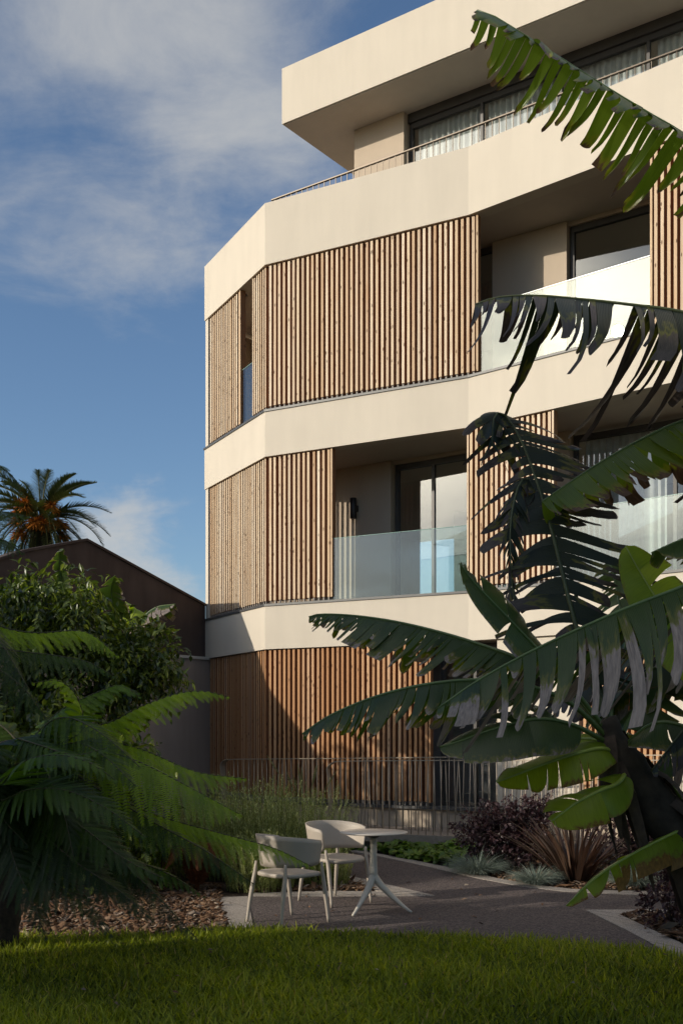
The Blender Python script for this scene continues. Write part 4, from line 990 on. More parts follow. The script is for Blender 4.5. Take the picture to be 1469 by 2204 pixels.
# ================================================================== FERNS
def frond(plant, pts, plen, tone=0.5, seed=0, pitch=0.050, npin=26, droop=0.5, mat='fern', start=0.12, ang=0.50, name='frond', wmul=1.0, roll=0.0):
    g = np.random.default_rng(seed + 500); n = 160
    P, L = spline(pts, n); T, S, Nn = frames(P); tt = np.linspace(0, 1, n)
    S = S * math.cos(roll) + Nn * math.sin(roll)
    cnt = max(6, int(L * (1 - start) / pitch)); ts = np.linspace(start, 0.995, cnt)
    Vs, Rs = [], []
    v = np.linspace(0.04, 1, npin)
    for sg in (-1, 1):
        for t in ts:
            x = (t - start) / (1 - start)
            ln = plen * (min(1, 0.45 + 2.2 * x) * (1 - x ** 2.6) + 0.06) * g.uniform(0.88, 1.08)
            p = np.array([np.interp(t, tt, P[:, k]) for k in range(3)]); tc = np.array([np.interp(t, tt, T[:, k]) for k in range(3)]); sc = np.array([np.interp(t, tt, S[:, k]) for k in range(3)]); nc = np.cross(sc, tc)
            a = ang + g.normal(0, 0.05) + 0.45 * x ** 2
            rl = droop * 0.62 + g.normal(0, 0.06)
            d = nrm((sc * sg * math.cos(rl) - nc * math.sin(rl)) * math.cos(a) + tc * math.sin(a))
            q = p + d * (v * ln)[:, None] + np.array((0, 0, -1.0)) * (droop * ln * (v ** 2) * 0.35)[:, None]
            dd = nrm(np.gradient(q, axis=0)); sd = nrm(tc[None] - dd * (dd @ tc)[:, None])
            up = np.cross(sd, dd); pl = (0.016 + ln * 0.055) * (1 - v ** 3 * 0.75) * g.uniform(0.85, 1.1, npin) * wmul; hw = np.full(npin, ln / npin * 0.46)
            tn = np.clip(tone + g.normal(0, 0.07), 0, 1)
            for s2 in (-1, 1):
                e = nrm(sd * s2 + dd * 0.35 - up * 0.18)
                b0 = q; tip = q + e * pl[:, None] + dd * 0.002
                Vs.append(np.stack([b0 - dd * hw[:, None], tip - dd * (hw * 0.55)[:, None], tip + dd * (hw * 0.55)[:, None], b0 + dd * hw[:, None]], 1).reshape(-1, 3)); Rs.append(np.full(4 * npin, tn))
    V = np.vstack(Vs); Fc = np.arange(len(V)).reshape(-1, 4)
    fr = link(name, np_mesh(name, V, Fc, M[mat], np.concatenate(Rs)), plant)
    b = MB(); k = np.linspace(0, 1, 30); Pm = np.stack([np.interp(k, tt, P[:, c]) for c in range(3)], 1)
    b.tube(Pm, 0.009 * (1 - k * 0.85) + 0.001, 6); b.build('rachis', M['fernstem' if mat == 'fern' else 'fernbrown'], fr, True)
    return fr
def fern_trunk(plant, x, y, z, r, seed):
    g = np.random.default_rng(seed); b = MB(); k = np.linspace(0, 1, 24)
    b.tube([(x + 0.05 * math.sin(3 * t), y + 0.03 * math.cos(4 * t), -0.03 + t * (z + 0.03)) for t in k], r * (1.25 - 0.35 * k) * (1 + 0.08 * g.normal(size=24)), 14); b.build('trunk', M['fern_trunk'], plant, True)

tf = thing('tree_fern', (at(10, 0, 8.3).x, 8.3, 0), 'dark tree fern with wide fronds spreading over the bark bed at left', 'tree fern')
c1 = at(10, 1650, 8.3); fern_trunk(tf, c1.x, c1.y, c1.z, 0.075, 1); c1 = tuple(c1)
FR = [  # control points, pinna length, tone
    ([(110, 1590, 8.2), (180, 1568, 8.1), (240, 1553, 8.05), (305, 1520, 8.0), (381, 1493, 8.0), (440, 1488, 8.0), (490, 1500, 8.0)], 0.28, 0.85, 0.9),
    ([(120, 1590, 8.0), (170, 1545, 7.9), (210, 1500, 7.9), (260, 1480, 7.9), (298, 1492, 7.9)], 0.24, 0.55, 0.7),
    ([(130, 1600, 7.7), (178, 1568, 7.5), (166, 1500, 7.4), (126, 1465, 7.3), (72, 1470, 7.3)], 0.24, 0.85, 0.8),
    ([(130, 1590, 8.2), (200, 1590, 8.1), (305, 1613, 8.0), (419, 1660, 7.95), (527, 1676, 7.9)], 0.34, 0.85, 0.75),
    ([(120, 1600, 7.8), (200, 1610, 7.7), (300, 1640, 7.6), (400, 1690, 7.5), (515, 1752, 7.4)], 0.50, 0.78, 0.75),
    ([(110, 1640, 7.9), (200, 1690, 7.9), (330, 1752, 7.9), (470, 1792, 7.9), (590, 1826, 7.9), (672, 1866, 7.9)], 0.30, 0.82, 0.8),
    ([(120, 1650, 7.6), (230, 1710, 7.5), (330, 1770, 7.45), (440, 1830, 7.4), (545, 1902, 7.4)], 0.28, 0.25, 0.8),
    ([(110, 1660, 7.5), (180, 1750, 7.3), (245, 1835, 7.2), (330, 1920, 7.1), (425, 2022, 7.1)], 0.30, 0.05, 0.9),
    ([(20, 1640, 7.8), (-30, 1640, 7.5), (-60, 1660, 7.2), (-100, 1720, 7.0)], 0.34, 0.3, 0.6),
    ([(110, 1620, 7.6), (150, 1600, 7.2), (190, 1605, 6.9), (240, 1640, 6.7), (290, 1690, 6.6)], 0.36, 0.3, 0.6),
    ([(70, 1640, 7.7), (90, 1640, 7.2), (110, 1680, 6.8), (140, 1760, 6.6), (160, 1850, 6.5)], 0.34, 0.1, 0.7),
    ([(40, 1650, 7.7), (10, 1660, 7.3), (-10, 1720, 7.0), (-20, 1820, 6.9), (-20, 1900, 6.9)], 0.34, 0.05, 0.7),
    ([(100, 1660, 8.1), (150, 1720, 8.0), (230, 1790, 7.9), (280, 1850, 7.9), (310, 1910, 7.9)], 0.30, 0.3, 0.8),
    ([(80, 1680, 7.9), (120, 1760, 7.7), (150, 1860, 7.6), (180, 1960, 7.6)], 0.28, 0.2, 0.8),
    ([(50, 1620, 8.5), (0, 1560, 8.6), (-60, 1560, 8.7), (-140, 1620, 8.8)], 0.32, 0.4, 0.7),
    ([(90, 1600, 8.6), (130, 1550, 8.8), (200, 1560, 9.0), (260, 1620, 9.2), (300, 1700, 9.2)], 0.30, 0.5, 0.7),
    ([(70, 1690, 7.8), (60, 1780, 7.6), (80, 1880, 7.5), (110, 1970, 7.5)], 0.26, 0.05, 0.8),
    ([(60, 1600, 8.0), (40, 1590, 7.4), (90, 1605, 7.0), (160, 1625, 6.8), (230, 1610, 6.7)], 0.30, 0.35, 0.6),
    ([(30, 1600, 8.0), (0, 1600, 7.5), (-40, 1640, 7.1), (0, 1750, 6.8), (60, 1820, 6.7)], 0.34, 0.12, 0.6),
    ([(80, 1640, 7.6), (130, 1690, 7.2), (180, 1780, 7.0), (220, 1880, 6.95), (235, 1960, 6.95)], 0.34, 0.12, 0.8),
    ([(60, 1660, 7.6), (50, 1720, 7.2), (60, 1830, 7.0), (90, 1930, 6.95), (110, 2000, 6.95)], 0.34, 0.05, 0.8),
    ([(40, 1660, 7.6), (0, 1700, 7.1), (-30, 1800, 6.9), (-20, 1920, 6.85), (0, 1990, 6.85)], 0.36, 0.08, 0.8),
    ([(100, 1670, 7.9), (160, 1760, 7.7), (230, 1830, 7.6), (270, 1900, 7.6), (300, 1975, 7.6)], 0.30, 0.15, 0.8),
    ([(70, 1620, 7.8), (100, 1560, 7.4), (150, 1545, 7.1), (220, 1580, 6.9), (300, 1650, 6.8)], 0.32, 0.3, 0.7),
    ([(40, 1690, 7.4), (110, 1730, 6.9), (190, 1790, 6.6), (270, 1850, 6.5), (350, 1890, 6.5)], 0.34, 0.22, 0.35),
    ([(30, 1720, 7.3), (90, 1790, 6.8), (170, 1860, 6.6), (260, 1920, 6.6), (330, 1985, 6.6)], 0.34, 0.08, 0.35),
    ([(20, 1740, 7.2), (60, 1830, 6.8), (120, 1900, 6.6), (190, 1950, 6.6), (240, 2015, 6.6)], 0.32, 0.15, 0.35),
    ([(10, 1740, 7.2), (30, 1850, 6.7), (70, 1940, 6.6), (100, 2020, 6.6)], 0.34, 0.05, 0.4),
    ([(0, 1720, 7.0), (60, 1700, 6.5), (140, 1700, 6.3), (230, 1740, 6.2), (310, 1800, 6.2)], 0.36, 0.3, 0.35),
    ([(0, 1690, 7.0), (50, 1640, 6.5), (120, 1625, 6.3), (190, 1640, 6.2), (250, 1680, 6.2)], 0.34, 0.42, 0.35),
    ([(60, 1600, 8.0), (130, 1530, 7.8), (210, 1490, 7.8), (260, 1475, 7.8), (300, 1500, 7.8)], 0.26, 0.55, 0.5),
    ([(60, 1690, 7.9), (160, 1770, 7.8), (260, 1840, 7.8), (360, 1880, 7.8), (440, 1930, 7.8)], 0.28, 0.4, 0.4),
]
for i, (p, pl, tn, dr) in enumerate(FR):
    frond(tf, [c1] + px(*p), pl, tn, i, droop=dr, roll=(-0.65 if tn < 0.4 else -0.35) if p[-1][0] > p[0][0] else 0.45)
t2 = thing('tree_fern', (at(-170, 0, 8.0).x, 8.0, 0), 'taller tree fern beyond the left edge with fronds arching into view', 'tree fern')
c2 = at(-170, 1290, 8.0); fern_trunk(t2, c2.x, c2.y, c2.z, 0.12, 2); c2 = tuple(c2)
FR2 = [
    ([(-100, 1310, 8.0), (0, 1348, 8.0), (76, 1362, 8.0), (183, 1360, 8.0), (254, 1412, 8.0)], 0.26, 0.85, 0.8),
    ([(-100, 1330, 8.0), (0, 1392, 7.9), (114, 1410, 7.8), (190, 1425, 7.8), (245, 1456, 7.8)], 0.24, 0.25, 0.8),
    ([(-110, 1210, 8.0), (-50, 1130, 8.0), (0, 1102, 8.0), (60, 1112, 8.0)], 0.28, 0.15, 0.7),
    ([(-110, 1180, 8.0), (-70, 1050, 8.1), (-20, 1000, 8.1), (25, 1022, 8.1), (48, 1060, 8.1)], 0.28, 0.1, 0.7),
    ([(-110, 1250, 7.9), (-50, 1180, 7.8), (0, 1160, 7.7), (50, 1190, 7.7)], 0.28, 0.15, 0.7),
    ([(-100, 1350, 7.8), (-30, 1420, 7.6), (50, 1480, 7.5), (110, 1560, 7.5)], 0.28, 0.2, 0.8),
    ([(-110, 1290, 7.6), (-60, 1310, 7.2), (0, 1380, 7.0), (60, 1480, 6.9)], 0.28, 0.12, 0.8),
    ([(-240, 1250, 8), (-350, 1220, 8), (-480, 1280, 8)], 0.28, 0.4, 0.8),
    ([(-200, 1250, 7.5), (-260, 1230, 6.9), (-320, 1300, 6.5)], 0.28, 0.4, 0.8),
    ([(-180, 1230, 8.6), (-200, 1190, 9.2), (-210, 1260, 9.7)], 0.28, 0.4, 0.8),
]
for i, (p, pl, tn, dr) in enumerate(FR2):
    frond(t2, [c2] + px(*p), pl, tn, 60 + i, droop=dr, roll=-0.4 if p[-1][0] > p[0][0] else 0.4)
# small ferns on the bark bed
def small_fern(x, y, h, n, seed, label, tone, mat='fern', span=0.55, a0=-2.6, a1=0.8):
    g = np.random.default_rng(seed); t = thing('fern', (x, y, 0), label, 'fern')
    for i in range(n):
        a = a0 + (a1 - a0) * i / max(1, n - 1) + g.normal(0, 0.2); s = span * g.uniform(0.8, 1.15); d = np.array((math.cos(a), math.sin(a)))
        pts = [(x, y, 0.02), (x + d[0] * s * 0.25, y + d[1] * s * 0.25, h * 0.7), (x + d[0] * s * 0.6, y + d[1] * s * 0.6, h), (x + d[0] * s, y + d[1] * s, h * 0.55)]
        frond(t, pts, 0.13, tone + g.normal(0, 0.08), seed * 31 + i, 0.026, 14, 0.5, mat, 0.1, 0.3)
    return t
q = gnd(345, 1905); small_fern(q.x, q.y, 0.62, 13, 5, 'bright green fern in front of the needle bushes', 0.9, a0=-3.1, a1=3.1, span=0.6)
q = gnd(425, 1920); small_fern(q.x, q.y, 0.50, 9, 6, 'withered rust brown fern beside the terrace corner', 0.5, 'fernbrown', 0.4, -3.1, 3.1)
q = gnd(300, 1885); small_fern(q.x, q.y, 0.7, 10, 8, 'mid green fern in the shade left of the bright fern', 0.45, a0=-3.1, a1=3.1, span=0.7)

# ================================================================== SHRUBS AND TREES
def trunk(plant, x, y, z, r, seed, limbs=6, spread=1.0):
    g = np.random.default_rng(seed); b = MB(); k = np.linspace(0, 1, 12)
    P = np.c_[x + 0.15 * spread * np.sin(k * 3), y + 0.1 * np.cos(k * 4) - 0.1, -0.05 + k * z]; b.tube(P, r * (1.2 - 0.7 * k), 10)
    for i in range(limbs):
        j = int(g.uniform(3, 11)); a = g.uniform(0, 6.28); p = P[j]; s = spread * g.uniform(0.6, 1.3)
        q = [p, p + np.array((math.cos(a) * s * 0.5, math.sin(a) * s * 0.5, s * 0.5)), p + np.array((math.cos(a) * s, math.sin(a) * s, s * 0.75))]
        Q, _ = spline(q, 8); b.tube(Q, np.linspace(r * 0.5, r * 0.1, 8), 7)
    b.build('trunk', M['bark'], plant, True)
# broadleaf tree at left, in front of the gable
sh = thing('leafy_shrub', (at(110, 0, 13.2).x, 13.2, 0), 'tall leafy shrub with drooping glossy leaves in front of the dark gable', 'shrub')
trunk(sh, at(110, 0, 13.2).x, 13.2, 2.8, 0.09, 3, 8, 1.0)
g = np.random.default_rng(77); bl_ = []
for (cx_, cy_, r0, k) in ((110, 1385, 80, 7), (40, 1440, 100, 8), (190, 1480, 85, 8), (270, 1430, 45, 4), (140, 1290, 42, 4), (20, 1330, 50, 4), (210, 1340, 40, 3), (230, 1530, 70, 6), (-80, 1450, 100, 6), (320, 1450, 34, 4), (315, 1375, 30, 3), (70, 1250, 40, 3), (60, 1560, 100, 7)):
    for _ in range(k):
        a = g.uniform(0, 6.28); q = r0 * math.sqrt(g.random()); rb = g.uniform(0.13, 0.30)
        bl_.append((at(cx_ + q * math.cos(a), cy_ + q * math.sin(a), 13.0 + g.normal(0, 0.35)), (rb, rb, rb * g.uniform(0.6, 1.1)), rb ** 2))
crown_leaves('crown', bl_, 14000, 0.115, 0.046, M['shrub'], 4, parent=sh, hang=0.6, shell=0.7)
s2 = thing('leafy_shrub', (at(120, 0, 11.4).x, 11.4, 0), 'low dark shrub filling the ground behind the tree fern', 'shrub')
bl_ = [(at(60, 1640, 11.4), (0.9, 0.7, 0.6), 2), (at(230, 1680, 11.4), (0.7, 0.6, 0.5), 2), (at(60, 1780, 11), (0.9, 0.7, 0.5), 2), (at(260, 1790, 11.2), (0.6, 0.6, 0.4), 1.5), (at(-120, 1700, 11.3), (0.8, 0.7, 0.8), 2)]
crown_leaves('crown', bl_, 9000, 0.11, 0.045, M['shrub'], 5, parent=s2, hang=0.3)
b = MB()
for i in range(9):
    a = i * 0.7; b.tube([(s2.location.x + 0.1 * math.cos(a), 11.4 + 0.1 * math.sin(a), -0.03), (s2.location.x + 0.6 * math.cos(a), 11.4 + 0.4 * math.sin(a), 1.1)], [0.02, 0.008], 6)
b.build('stem', M['bark'], s2, True)
# garden trees outside the frame at left and behind the camera: they dapple the sun and show in the glass
def garden_tree(x, y, h, r, n, seed, label, L=0.2):
    t = thing('garden_tree', (x, y, 0), label, 'tree', None); g = np.random.default_rng(seed); trunk(t, x, y, h * 0.7, 0.13, seed, 8, r * 0.7)
    bl = [((x + g.normal(0, r * 0.45), y + g.normal(0, r * 0.45), h - r * 0.75 + g.normal(0, r * 0.28)), (r * g.uniform(.35, .6),) * 2 + (r * g.uniform(.3, .45),), 1) for _ in range(9)]
    crown_leaves('crown', bl, n, L, L * 0.42, M['farleaf'], seed, parent=t)
garden_tree(-8.8, 9.2, 4.7, 1.6, 5200, 21, 'bushy garden tree outside the view at left, beyond the tree ferns')
garden_tree(-8.4, 11.6, 4.6, 1.5, 4200, 22, 'rounder garden tree outside the view at left near the boundary wall')
garden_tree(-7.4, 4.9, 5.6, 1.4, 4200, 23, 'slender garden tree outside the view nearest the white house')
garden_tree(-24, 11, 6.5, 2.6, 5000, 24, 'tall tree beyond the white house outside the view', 0.32)
garden_tree(-34, -4, 9, 3.2, 5000, 25, 'broad tree far behind the white house outside the view', 0.34)

# needle bushes (rosemary-like) behind the chairs
def needle_bush(px_, Y, h, r, n, seed, label):
    g = np.random.default_rng(seed); x = (px_ - CX) / F * Y; t = thing('needle_bush', (x, Y, 0), label, 'shrub', 'needle leaved bushes behind the chairs')
    a = g.uniform(0, 6.28, n); rr_ = r * np.sqrt(g.random(n)); base = np.c_[x + rr_ * np.cos(a), Y + rr_ * np.sin(a) * 0.7, np.zeros(n)]
    D = np.c_[np.cos(a) * rr_ / r * 0.22 + g.normal(0, 0.08, n), np.sin(a) * rr_ / r * 0.3 + g.normal(0, 0.08, n), np.ones(n)]
    H = h * g.uniform(0.55, 1.08, n) * (1 - 0.25 * (rr_ / r) ** 2)
    n0 = n
    V1, F1, R1 = blades(base, D, H, np.full(n, 0.008), g.uniform(0, 0.03, n), g.random(n) * 0.5, 4, 0.3, g)
    k = 58; s = np.linspace(0.10, 1.0, k)
    P = base[:, None] + nrm(D)[:, None] * (s[None] * H[:, None])[..., None]
    P = P + g.normal(0, 0.006, P.shape)
    aa = g.uniform(0, 6.28, P.shape[:2]); DD = np.stack([np.cos(aa) * 0.9, np.sin(aa) * 0.9, np.full(P.shape[:2], 0.9)], -1)
    P = P.reshape(-1, 3); DD = DD.reshape(-1, 3); m_ = len(P)
    tone = np.clip(np.repeat(g.normal(0.4, 0.2, n), k) + np.tile(s * 0.25, n) + g.normal(0, 0.08, m_), 0, 1)
    V2_, F2_, R2_ = blades(P, DD, g.uniform(0.020, 0.036, m_), np.full(m_, 0.0075), np.full(m_, 0.1), tone, 1, 0.4)
    me = np_mesh('foliage', np.vstack([V1, V2_]), np.vstack([F1, F2_ + len(V1)]), M['rosemary'], np.concatenate([R1, R2_])); link('foliage', me, t)
    b = MB()
    for i in range(10):
        an = i * 0.63; b.tube([(x + 0.05 * math.cos(an), Y + 0.05 * math.sin(an), -0.02), (x + r * 0.5 * math.cos(an), Y + r * 0.4 * math.sin(an), h * 0.4)], [0.012, 0.005], 5)
    b.build('stem', M['bark'], t, True)
needle_bush(430, 12.4, 1.08, 0.46, 260, 1, 'needle leaved bush at the left of its row, nearest the grey wall')
needle_bush(510, 12.2, 1.18, 0.46, 280, 2, 'tall needle leaved bush in front of the left end of the back railing')
needle_bush(590, 12.1, 1.12, 0.45, 280, 3, 'needle leaved bush directly above the near chair back')
needle_bush(660, 12.3, 1.10, 0.42, 260, 4, 'needle leaved bush at the right of its row, touching the curled railing post')
needle_bush(560, 11.3, 0.62, 0.36, 200, 6, 'low needle leaved bush just behind the near chair')
needle_bush(690, 11.6, 0.50, 0.30, 160, 7, 'lowest needle leaved bush, under the far chair')
# tall arching grass
def clump(name, px_, Y, n, L, W, bend, mat, seed, label, cat, tilt=0.6, tone=0.45, r=0.05, nseg=5, group=None, part='foliage'):
    g = np.random.default_rng(seed); x = (px_ - CX) / F * Y; t = thing(name, (x, Y, 0), label, cat, group)
    a = g.uniform(0, 6.28, n); q = np.sqrt(g.random(n)); P = np.c_[x + r * q * np.cos(a), Y + r * q * np.sin(a), np.full(n, -0.01)]
    tl_ = tilt * q + g.normal(0, 0.08, n); D = np.c_[np.cos(a) * tl_, np.sin(a) * tl_, np.ones(n)]
    V, Fc, R = blades(P, D, L * g.uniform(0.6, 1.1, n), W * g.uniform(0.7, 1.2, n), bend * g.uniform(0.5, 1.5, n), np.clip(g.normal(tone, 0.22, n), 0, 1), nseg, 0.12, g)
    link(part, np_mesh(part, V, Fc, M[mat], R), t); return t
gr = clump('ornamental_grass', 655, 12.6, 130, 1.15, 0.007, 0.22, 'rosemary', 9, 'feathery arching grass with thin plumes before the slatted wall', 'grass clump', 0.5, 0.7)
g = np.random.default_rng(5); b = MB()
for i in range(9):
    a = g.uniform(0, 6.28); s = g.uniform(0.15, 0.5); h = g.uniform(1.15, 1.42); x = (655 - CX) / F * 12.6
    Q, _ = spline([(x, 12.6, 0.2), (x + s * 0.35 * math.cos(a), 12.6 + s * 0.3 * math.sin(a), h * 0.65), (x + s * math.cos(a), 12.6 + s * 0.6 * math.sin(a), h)], 10)
    b.tube(Q, np.array([.002] * 7 + [.004, .009, .003]), 5)
b.build('plume', M['straw'], gr, True)
# bronze flax
clump('bronze_flax', 1236, 11.9, 120, 0.92, 0.052, 0.10, 'flax', 10, 'bronze sword leaved flax clump in the bed before the railing', 'flax plant', 0.80, 0.4, 0.14, 6)
# blue fescues
clump('blue_fescue', 1028, 12.55, 1500, 0.42, 0.0065, 0.40, 'fescue', 11, 'blue grey fescue tuft farthest left, beside the green ground cover', 'grass tuft', 1.3, 0.5, 0.07, 4, 'blue grey grass tufts')
clump('blue_fescue', 1152, 11.75, 1200, 0.33, 0.0065, 0.40, 'fescue', 12, 'smallest blue grey fescue tuft, left of the bronze flax', 'grass tuft', 1.3, 0.55, 0.06, 4, 'blue grey grass tufts')
clump('blue_fescue', 1368, 11.6, 1500, 0.40, 0.0065, 0.40, 'fescue', 13, 'pale blue grey fescue tuft right of the bronze flax', 'grass tuft', 1.3, 0.7, 0.07, 4, 'blue grey grass tufts')
# purple shrubs
def purple(px_, Y, blobs, n, seed, label):
    x = (px_ - CX) / F * Y; t = thing('purple_shrub', (x, Y, 0), label, 'shrub', 'purple leaved shrubs along the railing')
    crown_leaves('foliage', blobs, n, 0.055, 0.03, M['purple'], seed, per=9, parent=t, hang=0.1, shell=0.5)
    g = np.random.default_rng(seed); b = MB()
    for bl in blobs:
        c = np.array(tuple(bl[0]))
        for i in range(5):
            e = c + g.normal(0, 0.6, 3) * np.array(bl[1]); m_ = (np.array((x, Y, 0)) + e) / 2 + np.array((0, 0, 0.1)); Q, _ = spline([(x, Y, -0.02), m_, e], 7); b.tube(Q, np.linspace(0.01, 0.003, 7), 5)
    b.build('stem', M['bark'], t, True)
purple(1075, 12.9, [(at(1080, 1772, 12.9), (0.40, 0.35, 0.24), 3), (at(1030, 1790, 12.9), (0.28, 0.3, 0.2), 2), (at(1135, 1765, 12.9), (0.32, 0.3, 0.26), 2.4), (at(1090, 1825, 12.8), (0.42, 0.35, 0.25), 2.4), (at(1150, 1830, 12.7), (0.3, 0.3, 0.22), 1.5), (at(1160, 1735, 13.0), (0.16, 0.2, 0.12), 0.7)], 6200, 31, 'large dark purple shrub left of the bronze flax')
purple(1345, 12.6, [(at(1330, 1800, 12.6), (0.34, 0.3, 0.25), 2), (at(1385, 1790, 12.6), (0.3, 0.3, 0.3), 2), (at(1370, 1850, 12.5), (0.35, 0.3, 0.2), 1.5), (at(1440, 1830, 12.5), (0.3, 0.3, 0.35), 2)], 3600, 32, 'looser purple shrub behind the pale tuft at right')
purple(1450, 10.9, [(at(1440, 1880, 10.9), (0.22, 0.25, 0.22), 2), (at(1475, 1840, 10.9), (0.25, 0.25, 0.3), 2)], 1500, 33, 'upright purple shrub right of the pale tuft under the banana')
purple(1440, 9.2, [(at(1430, 1948, 9.2), (0.16, 0.2, 0.13), 2), (at(1480, 1935, 9.2), (0.2, 0.25, 0.22), 2)], 900, 34, 'small purple shrub in the near gravel corner at right')
# heart-leaved ground cover
g = np.random.default_rng(41); n = 4200
poly = [gnd(*p) for p in [(740, 1824), (809, 1836), (895, 1852), (990, 1872)]] + [Vector((*V2(at(1040, 0, 13.2)), 0)), Vector((*(f1 + np.array((0.35, -0.2))), 0)), Vector((*(f1 + np.array((-0.5, 0.12))), 0)), Vector((*(f0 + np.array((0.1, -0.1))), 0))]
xs = [p.x for p in poly]; ys = [p.y for p in poly]; x = g.uniform(min(xs), max(xs), n); y = g.uniform(min(ys), max(ys), n); k = inside(x, y, poly); x, y = x[k], y[k]; n = len(x)
z = g.uniform(0.03, 0.17, n) * (0.7 + 0.5 * np.sin(x * 5) * np.cos(y * 4)) + 0.02; a = g.uniform(0, 6.28, n)
D = np.c_[np.cos(a), np.sin(a), g.normal(-0.1, 0.3, n)]; Uu = np.c_[g.normal(0, 0.4, n), g.normal(-0.35, 0.4, n), np.ones(n)]
me = leaf_mesh('ground_cover', np.c_[x, y, z], D, Uu, 0.10 * g.uniform(0.6, 1.3, n), 0.115 * g.uniform(0.6, 1.3, n), M['cover'], np.clip(g.normal(0.5, 0.22, n), 0, 1), 0.12, 0.1)
tag(link('ground_cover', me), kind='stuff')

# ================================================================== DATE PALM beyond the house
pt = thing('date_palm', (at(88, 0, 40).x, 40, 0), 'date palm with orange fruit stalks rising behind the dark gable', 'palm tree')
pc = np.array(tuple(at(88, 1118, 40))); g = np.random.default_rng(8)
b = MB(); k = np.linspace(0, 1, 30); b.tube([(pc[0], pc[1], -0.05 + t * (pc[2] + 0.05)) for t in k], 0.42 * (1 + 0.1 * np.sin(k * 120)), 14); b.build('trunk', M['bark'], pt, True)
def palm_frond(i):
    az = i * 2.399 + g.normal(0, 0.15); e = 1.45 - 2.55 * (i / 72) ** 0.85 + g.normal(0, 0.06); L = g.uniform(2.2, 2.65) * (0.85 + 0.2 * min(1, i / 15))
    d = np.array((math.cos(az), math.sin(az), 0.0)); p = pc + d * 0.15; pts = [p.copy()]; el = e
    for s in range(6):
        pts.append(pts[-1] + (d * math.cos(el) + np.array((0, 0, math.sin(el)))) * L / 6); el -= 0.16 + 0.10 * (1 - abs(math.sin(e)))
    P, LL = spline(pts, 60); T, S, N_ = frames(P); m_ = 58; ts = np.linspace(0.14, 0.99, m_)
    B, D, Ln, R = [], [], [], []; tone = g.uniform(0.25, 0.8)
    for sg in (-1, 1):
        for t in ts:
            j = t * 59; j0 = int(min(58, j)); f = j - j0; B.append(P[j0] * (1 - f) + P[j0 + 1] * f)
            D.append(S[j0] * sg * 0.72 + T[j0] * 0.62 + N_[j0] * (0.42 + g.normal(0, 0.1))); Ln.append(0.42 * (math.sin(math.pi * min(1, 0.12 + t * 0.86)) ** 0.6) * g.uniform(0.85, 1.1)); R.append(np.clip(tone + g.normal(0, 0.12), 0, 1))
    n_l = len(B); V, Fc, RR_ = blades(np.array(B), np.array(D), np.array(Ln), np.full(n_l, 0.045), np.full(n_l, 0.12), np.array(R), 2, 0.15)
    fr = link('frond', np_mesh('frond', V, Fc, M['palmleaf'], RR_), pt)
    r_ = MB(); r_.tube(P[::4], np.linspace(0.035, 0.008, len(P[::4])), 6); r_.build('rachis', M['straw'], fr, True)
for i in range(72): palm_frond(i)
for i in range(9):
    a = -math.pi / 2 + (i - 4) * 0.42 + g.normal(0, 0.1); c = pc + np.array((math.cos(a) * 0.75, math.sin(a) * 0.9, 0.35 - 0.75 * (i % 3) * 0.55 + g.normal(0, 0.1)))
    n = 150; dirs = nrm(g.normal(size=(n, 3)) * np.array((0.8, 0.8, 0.8)) + np.array((math.cos(a) * 0.4, math.sin(a) * 0.4, -0.35)))
    V, Fc, R = blades(np.repeat(c[None], n, 0), dirs, g.uniform(0.28, 0.52, n), np.full(n, 0.035), np.full(n, 0.5), g.random(n), 3, 0.8, g)
    link('fruit_cluster', np_mesh('fruit_cluster', V, Fc, M['dates'], R), pt)

# ================================================================== SKY, SUN, CAMERA
w = bpy.data.worlds.new('World'); scn.world = w; w.use_nodes = True
nt = NT(w.node_tree); bg = w.node_tree.nodes['Background']
el = math.asin(SUN.z); rot = math.atan2(SUN.x, SUN.y)
sky = nt.n('ShaderNodeTexSky', sky_type='NISHITA', sun_disc=False, sun_elevation=el, sun_rotation=rot, air_density=1.0, dust_density=0.6, ozone_density=3.6)
dirv = nt.n('ShaderNodeTexCoord').outputs['Generated']
dirw = nt.vmath('ADD', dirv, nt.vmath('MULTIPLY', nt.vmath('SUBTRACT', nt.noise(dirv, 6.5, 6, 0.6, out=1), (0.5, 0.5, 0.5)), (0.20, 0.20, 0.16)))
sp = nt.n('ShaderNodeSeparateXYZ'); nt.link(dirv, sp.inputs[0])
den = nt.math('ADD', nt.math('MAXIMUM', sp.outputs[2], 0.0), 0.16)
cp = nt.n('ShaderNodeCombineXYZ', ins={'X': nt.math('DIVIDE', sp.outputs[0], den), 'Y': nt.math('DIVIDE', sp.outputs[1], den), 'Z': 3.7}).outputs[0]
warp = nt.vmath('ADD', cp, nt.vmath('MULTIPLY', nt.noise(cp, 1.1, 3, 0.5, out=1), (0.7, 0.7, 0.0)))
n1 = nt.noise(warp, 1.7, 10, 0.62); n2 = nt.noise(warp, 0.45, 3, 0.5)
def blob(pxx, pyy, rad, amt):
    d = Vector((pxx - CX, F, HZ - pyy)).normalized(); dist = nt.vmath('DISTANCE', dirw, tuple(d), out=1)
    return nt.math('MULTIPLY', nt.mapr(dist, rad, 0.0, 0, 1, True), amt)
bl = None
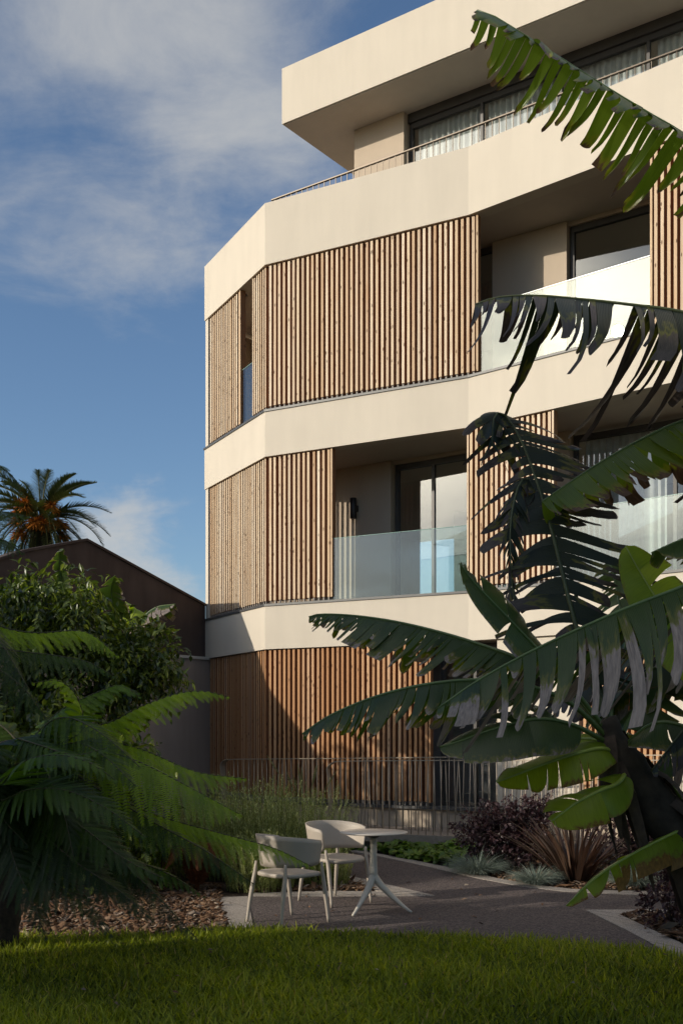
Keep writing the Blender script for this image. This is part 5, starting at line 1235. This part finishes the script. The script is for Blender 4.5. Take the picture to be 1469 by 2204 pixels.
for a in [(230, 10, 0.30, 0.30), (60, 130, 0.22, 0.17), (430, 20, 0.2, 0.26), (560, 330, 0.16, 0.16), (420, 560, 0.12, 0.14), (180, 640, 0.13, 0.26), (60, 320, 0.12, 0.14), (350, 1170, 0.085, 0.46), (270, 1130, 0.06, 0.22), (400, 1290, 0.08, 0.4), (620, 420, 0.12, 0.28), (100, 420, 0.14, -0.15), (320, 380, 0.14, -0.12), (150, 860, 0.2, -0.3)]:
    x = blob(*a); bl = x if bl is None else nt.math('ADD', bl, x)
ds = nt.vmath('DISTANCE', dirv, tuple(SUN), out=1); nears = nt.mapr(ds, 1.3, 0.2, 0, 1, True)
overhead = nt.mapr(sp.outputs[2], 0.58, 0.92, 0, 1, True); behind = nt.mapr(sp.outputs[1], 0.25, -0.5, 0, 1, True)
dens = nt.math('ADD', nt.math('ADD', nt.math('ADD', nt.math('MULTIPLY_ADD', n1, 1.8, -0.48), nt.math('ADD', nt.math('MULTIPLY', overhead, 0.35), nt.math('MULTIPLY', behind, 0.12))), bl), nt.math('ADD', nt.math('MULTIPLY', nt.math('SUBTRACT', n2, 0.5), 0.25), nt.math('ADD', nt.math('MULTIPLY', nears, 0.12), nt.math('MULTIPLY', nt.mapr(ds, 0.34, 0.05, 0, 1, True), 0.5))))
cov = nt.mapr(dens, 0.50, 1.18, 0, 0.80, True)
glow = nt.math('ADD', 1.0, nt.math('ADD', nt.math('MULTIPLY', nt.mapr(ds, 1.1, 0.0, 0, 1, True), 0.9), nt.math('MULTIPLY', nt.math('POWER', nt.mapr(ds, 0.32, 0.0, 0, 1, True), 1.5), 20.0)))
glow = nt.math('ADD', glow, nt.math('MULTIPLY', overhead, 2.6))
ccol = nt.mix(1.0, (4.4, 4.4, 4.3), nt.n('ShaderNodeCombineColor', ins={0: glow, 1: nt.math('POWER', glow, 0.96), 2: nt.math('POWER', glow, 0.88)}).outputs[0], 'MULTIPLY')
nt.link(nt.mix(cov, sky.outputs[0], ccol), bg.inputs['Color']); bg.inputs['Strength'].default_value = 0.09
L = bpy.data.lights.new('Sun', 'SUN'); L.energy = 2.6; L.angle = math.radians(0.53); L.color = (1.0, 0.915, 0.78)
lo = bpy.data.objects.new('Sun', L); C.objects.link(lo); lo.rotation_euler = (-SUN).to_track_quat('-Z', 'Y').to_euler(); lo.location = SUN * 60
cam = bpy.data.cameras.new('Camera'); co = bpy.data.objects.new('Camera', cam); C.objects.link(co); scn.camera = co
co.location = (0, 0, EYE); co.rotation_euler = (math.pi / 2, 0, 0)
cam.sensor_fit = 'VERTICAL'; cam.sensor_height = 36; cam.lens = 36 * F / 2204; cam.shift_y = (HZ - 1102) / 2204; cam.clip_end = 3000; cam.clip_start = 0.05
scn.view_settings.view_transform = 'Standard'; scn.view_settings.look = 'None'; scn.view_settings.exposure = 0.5; scn.view_settings.gamma = 1.0
scn.cycles.use_denoising = True; scn.cycles.max_bounces = 8; scn.cycles.transparent_max_bounces = 24; scn.cycles.sample_clamp_indirect = 6.0
scn.cycles.caustics_reflective = False; scn.cycles.caustics_refractive = False
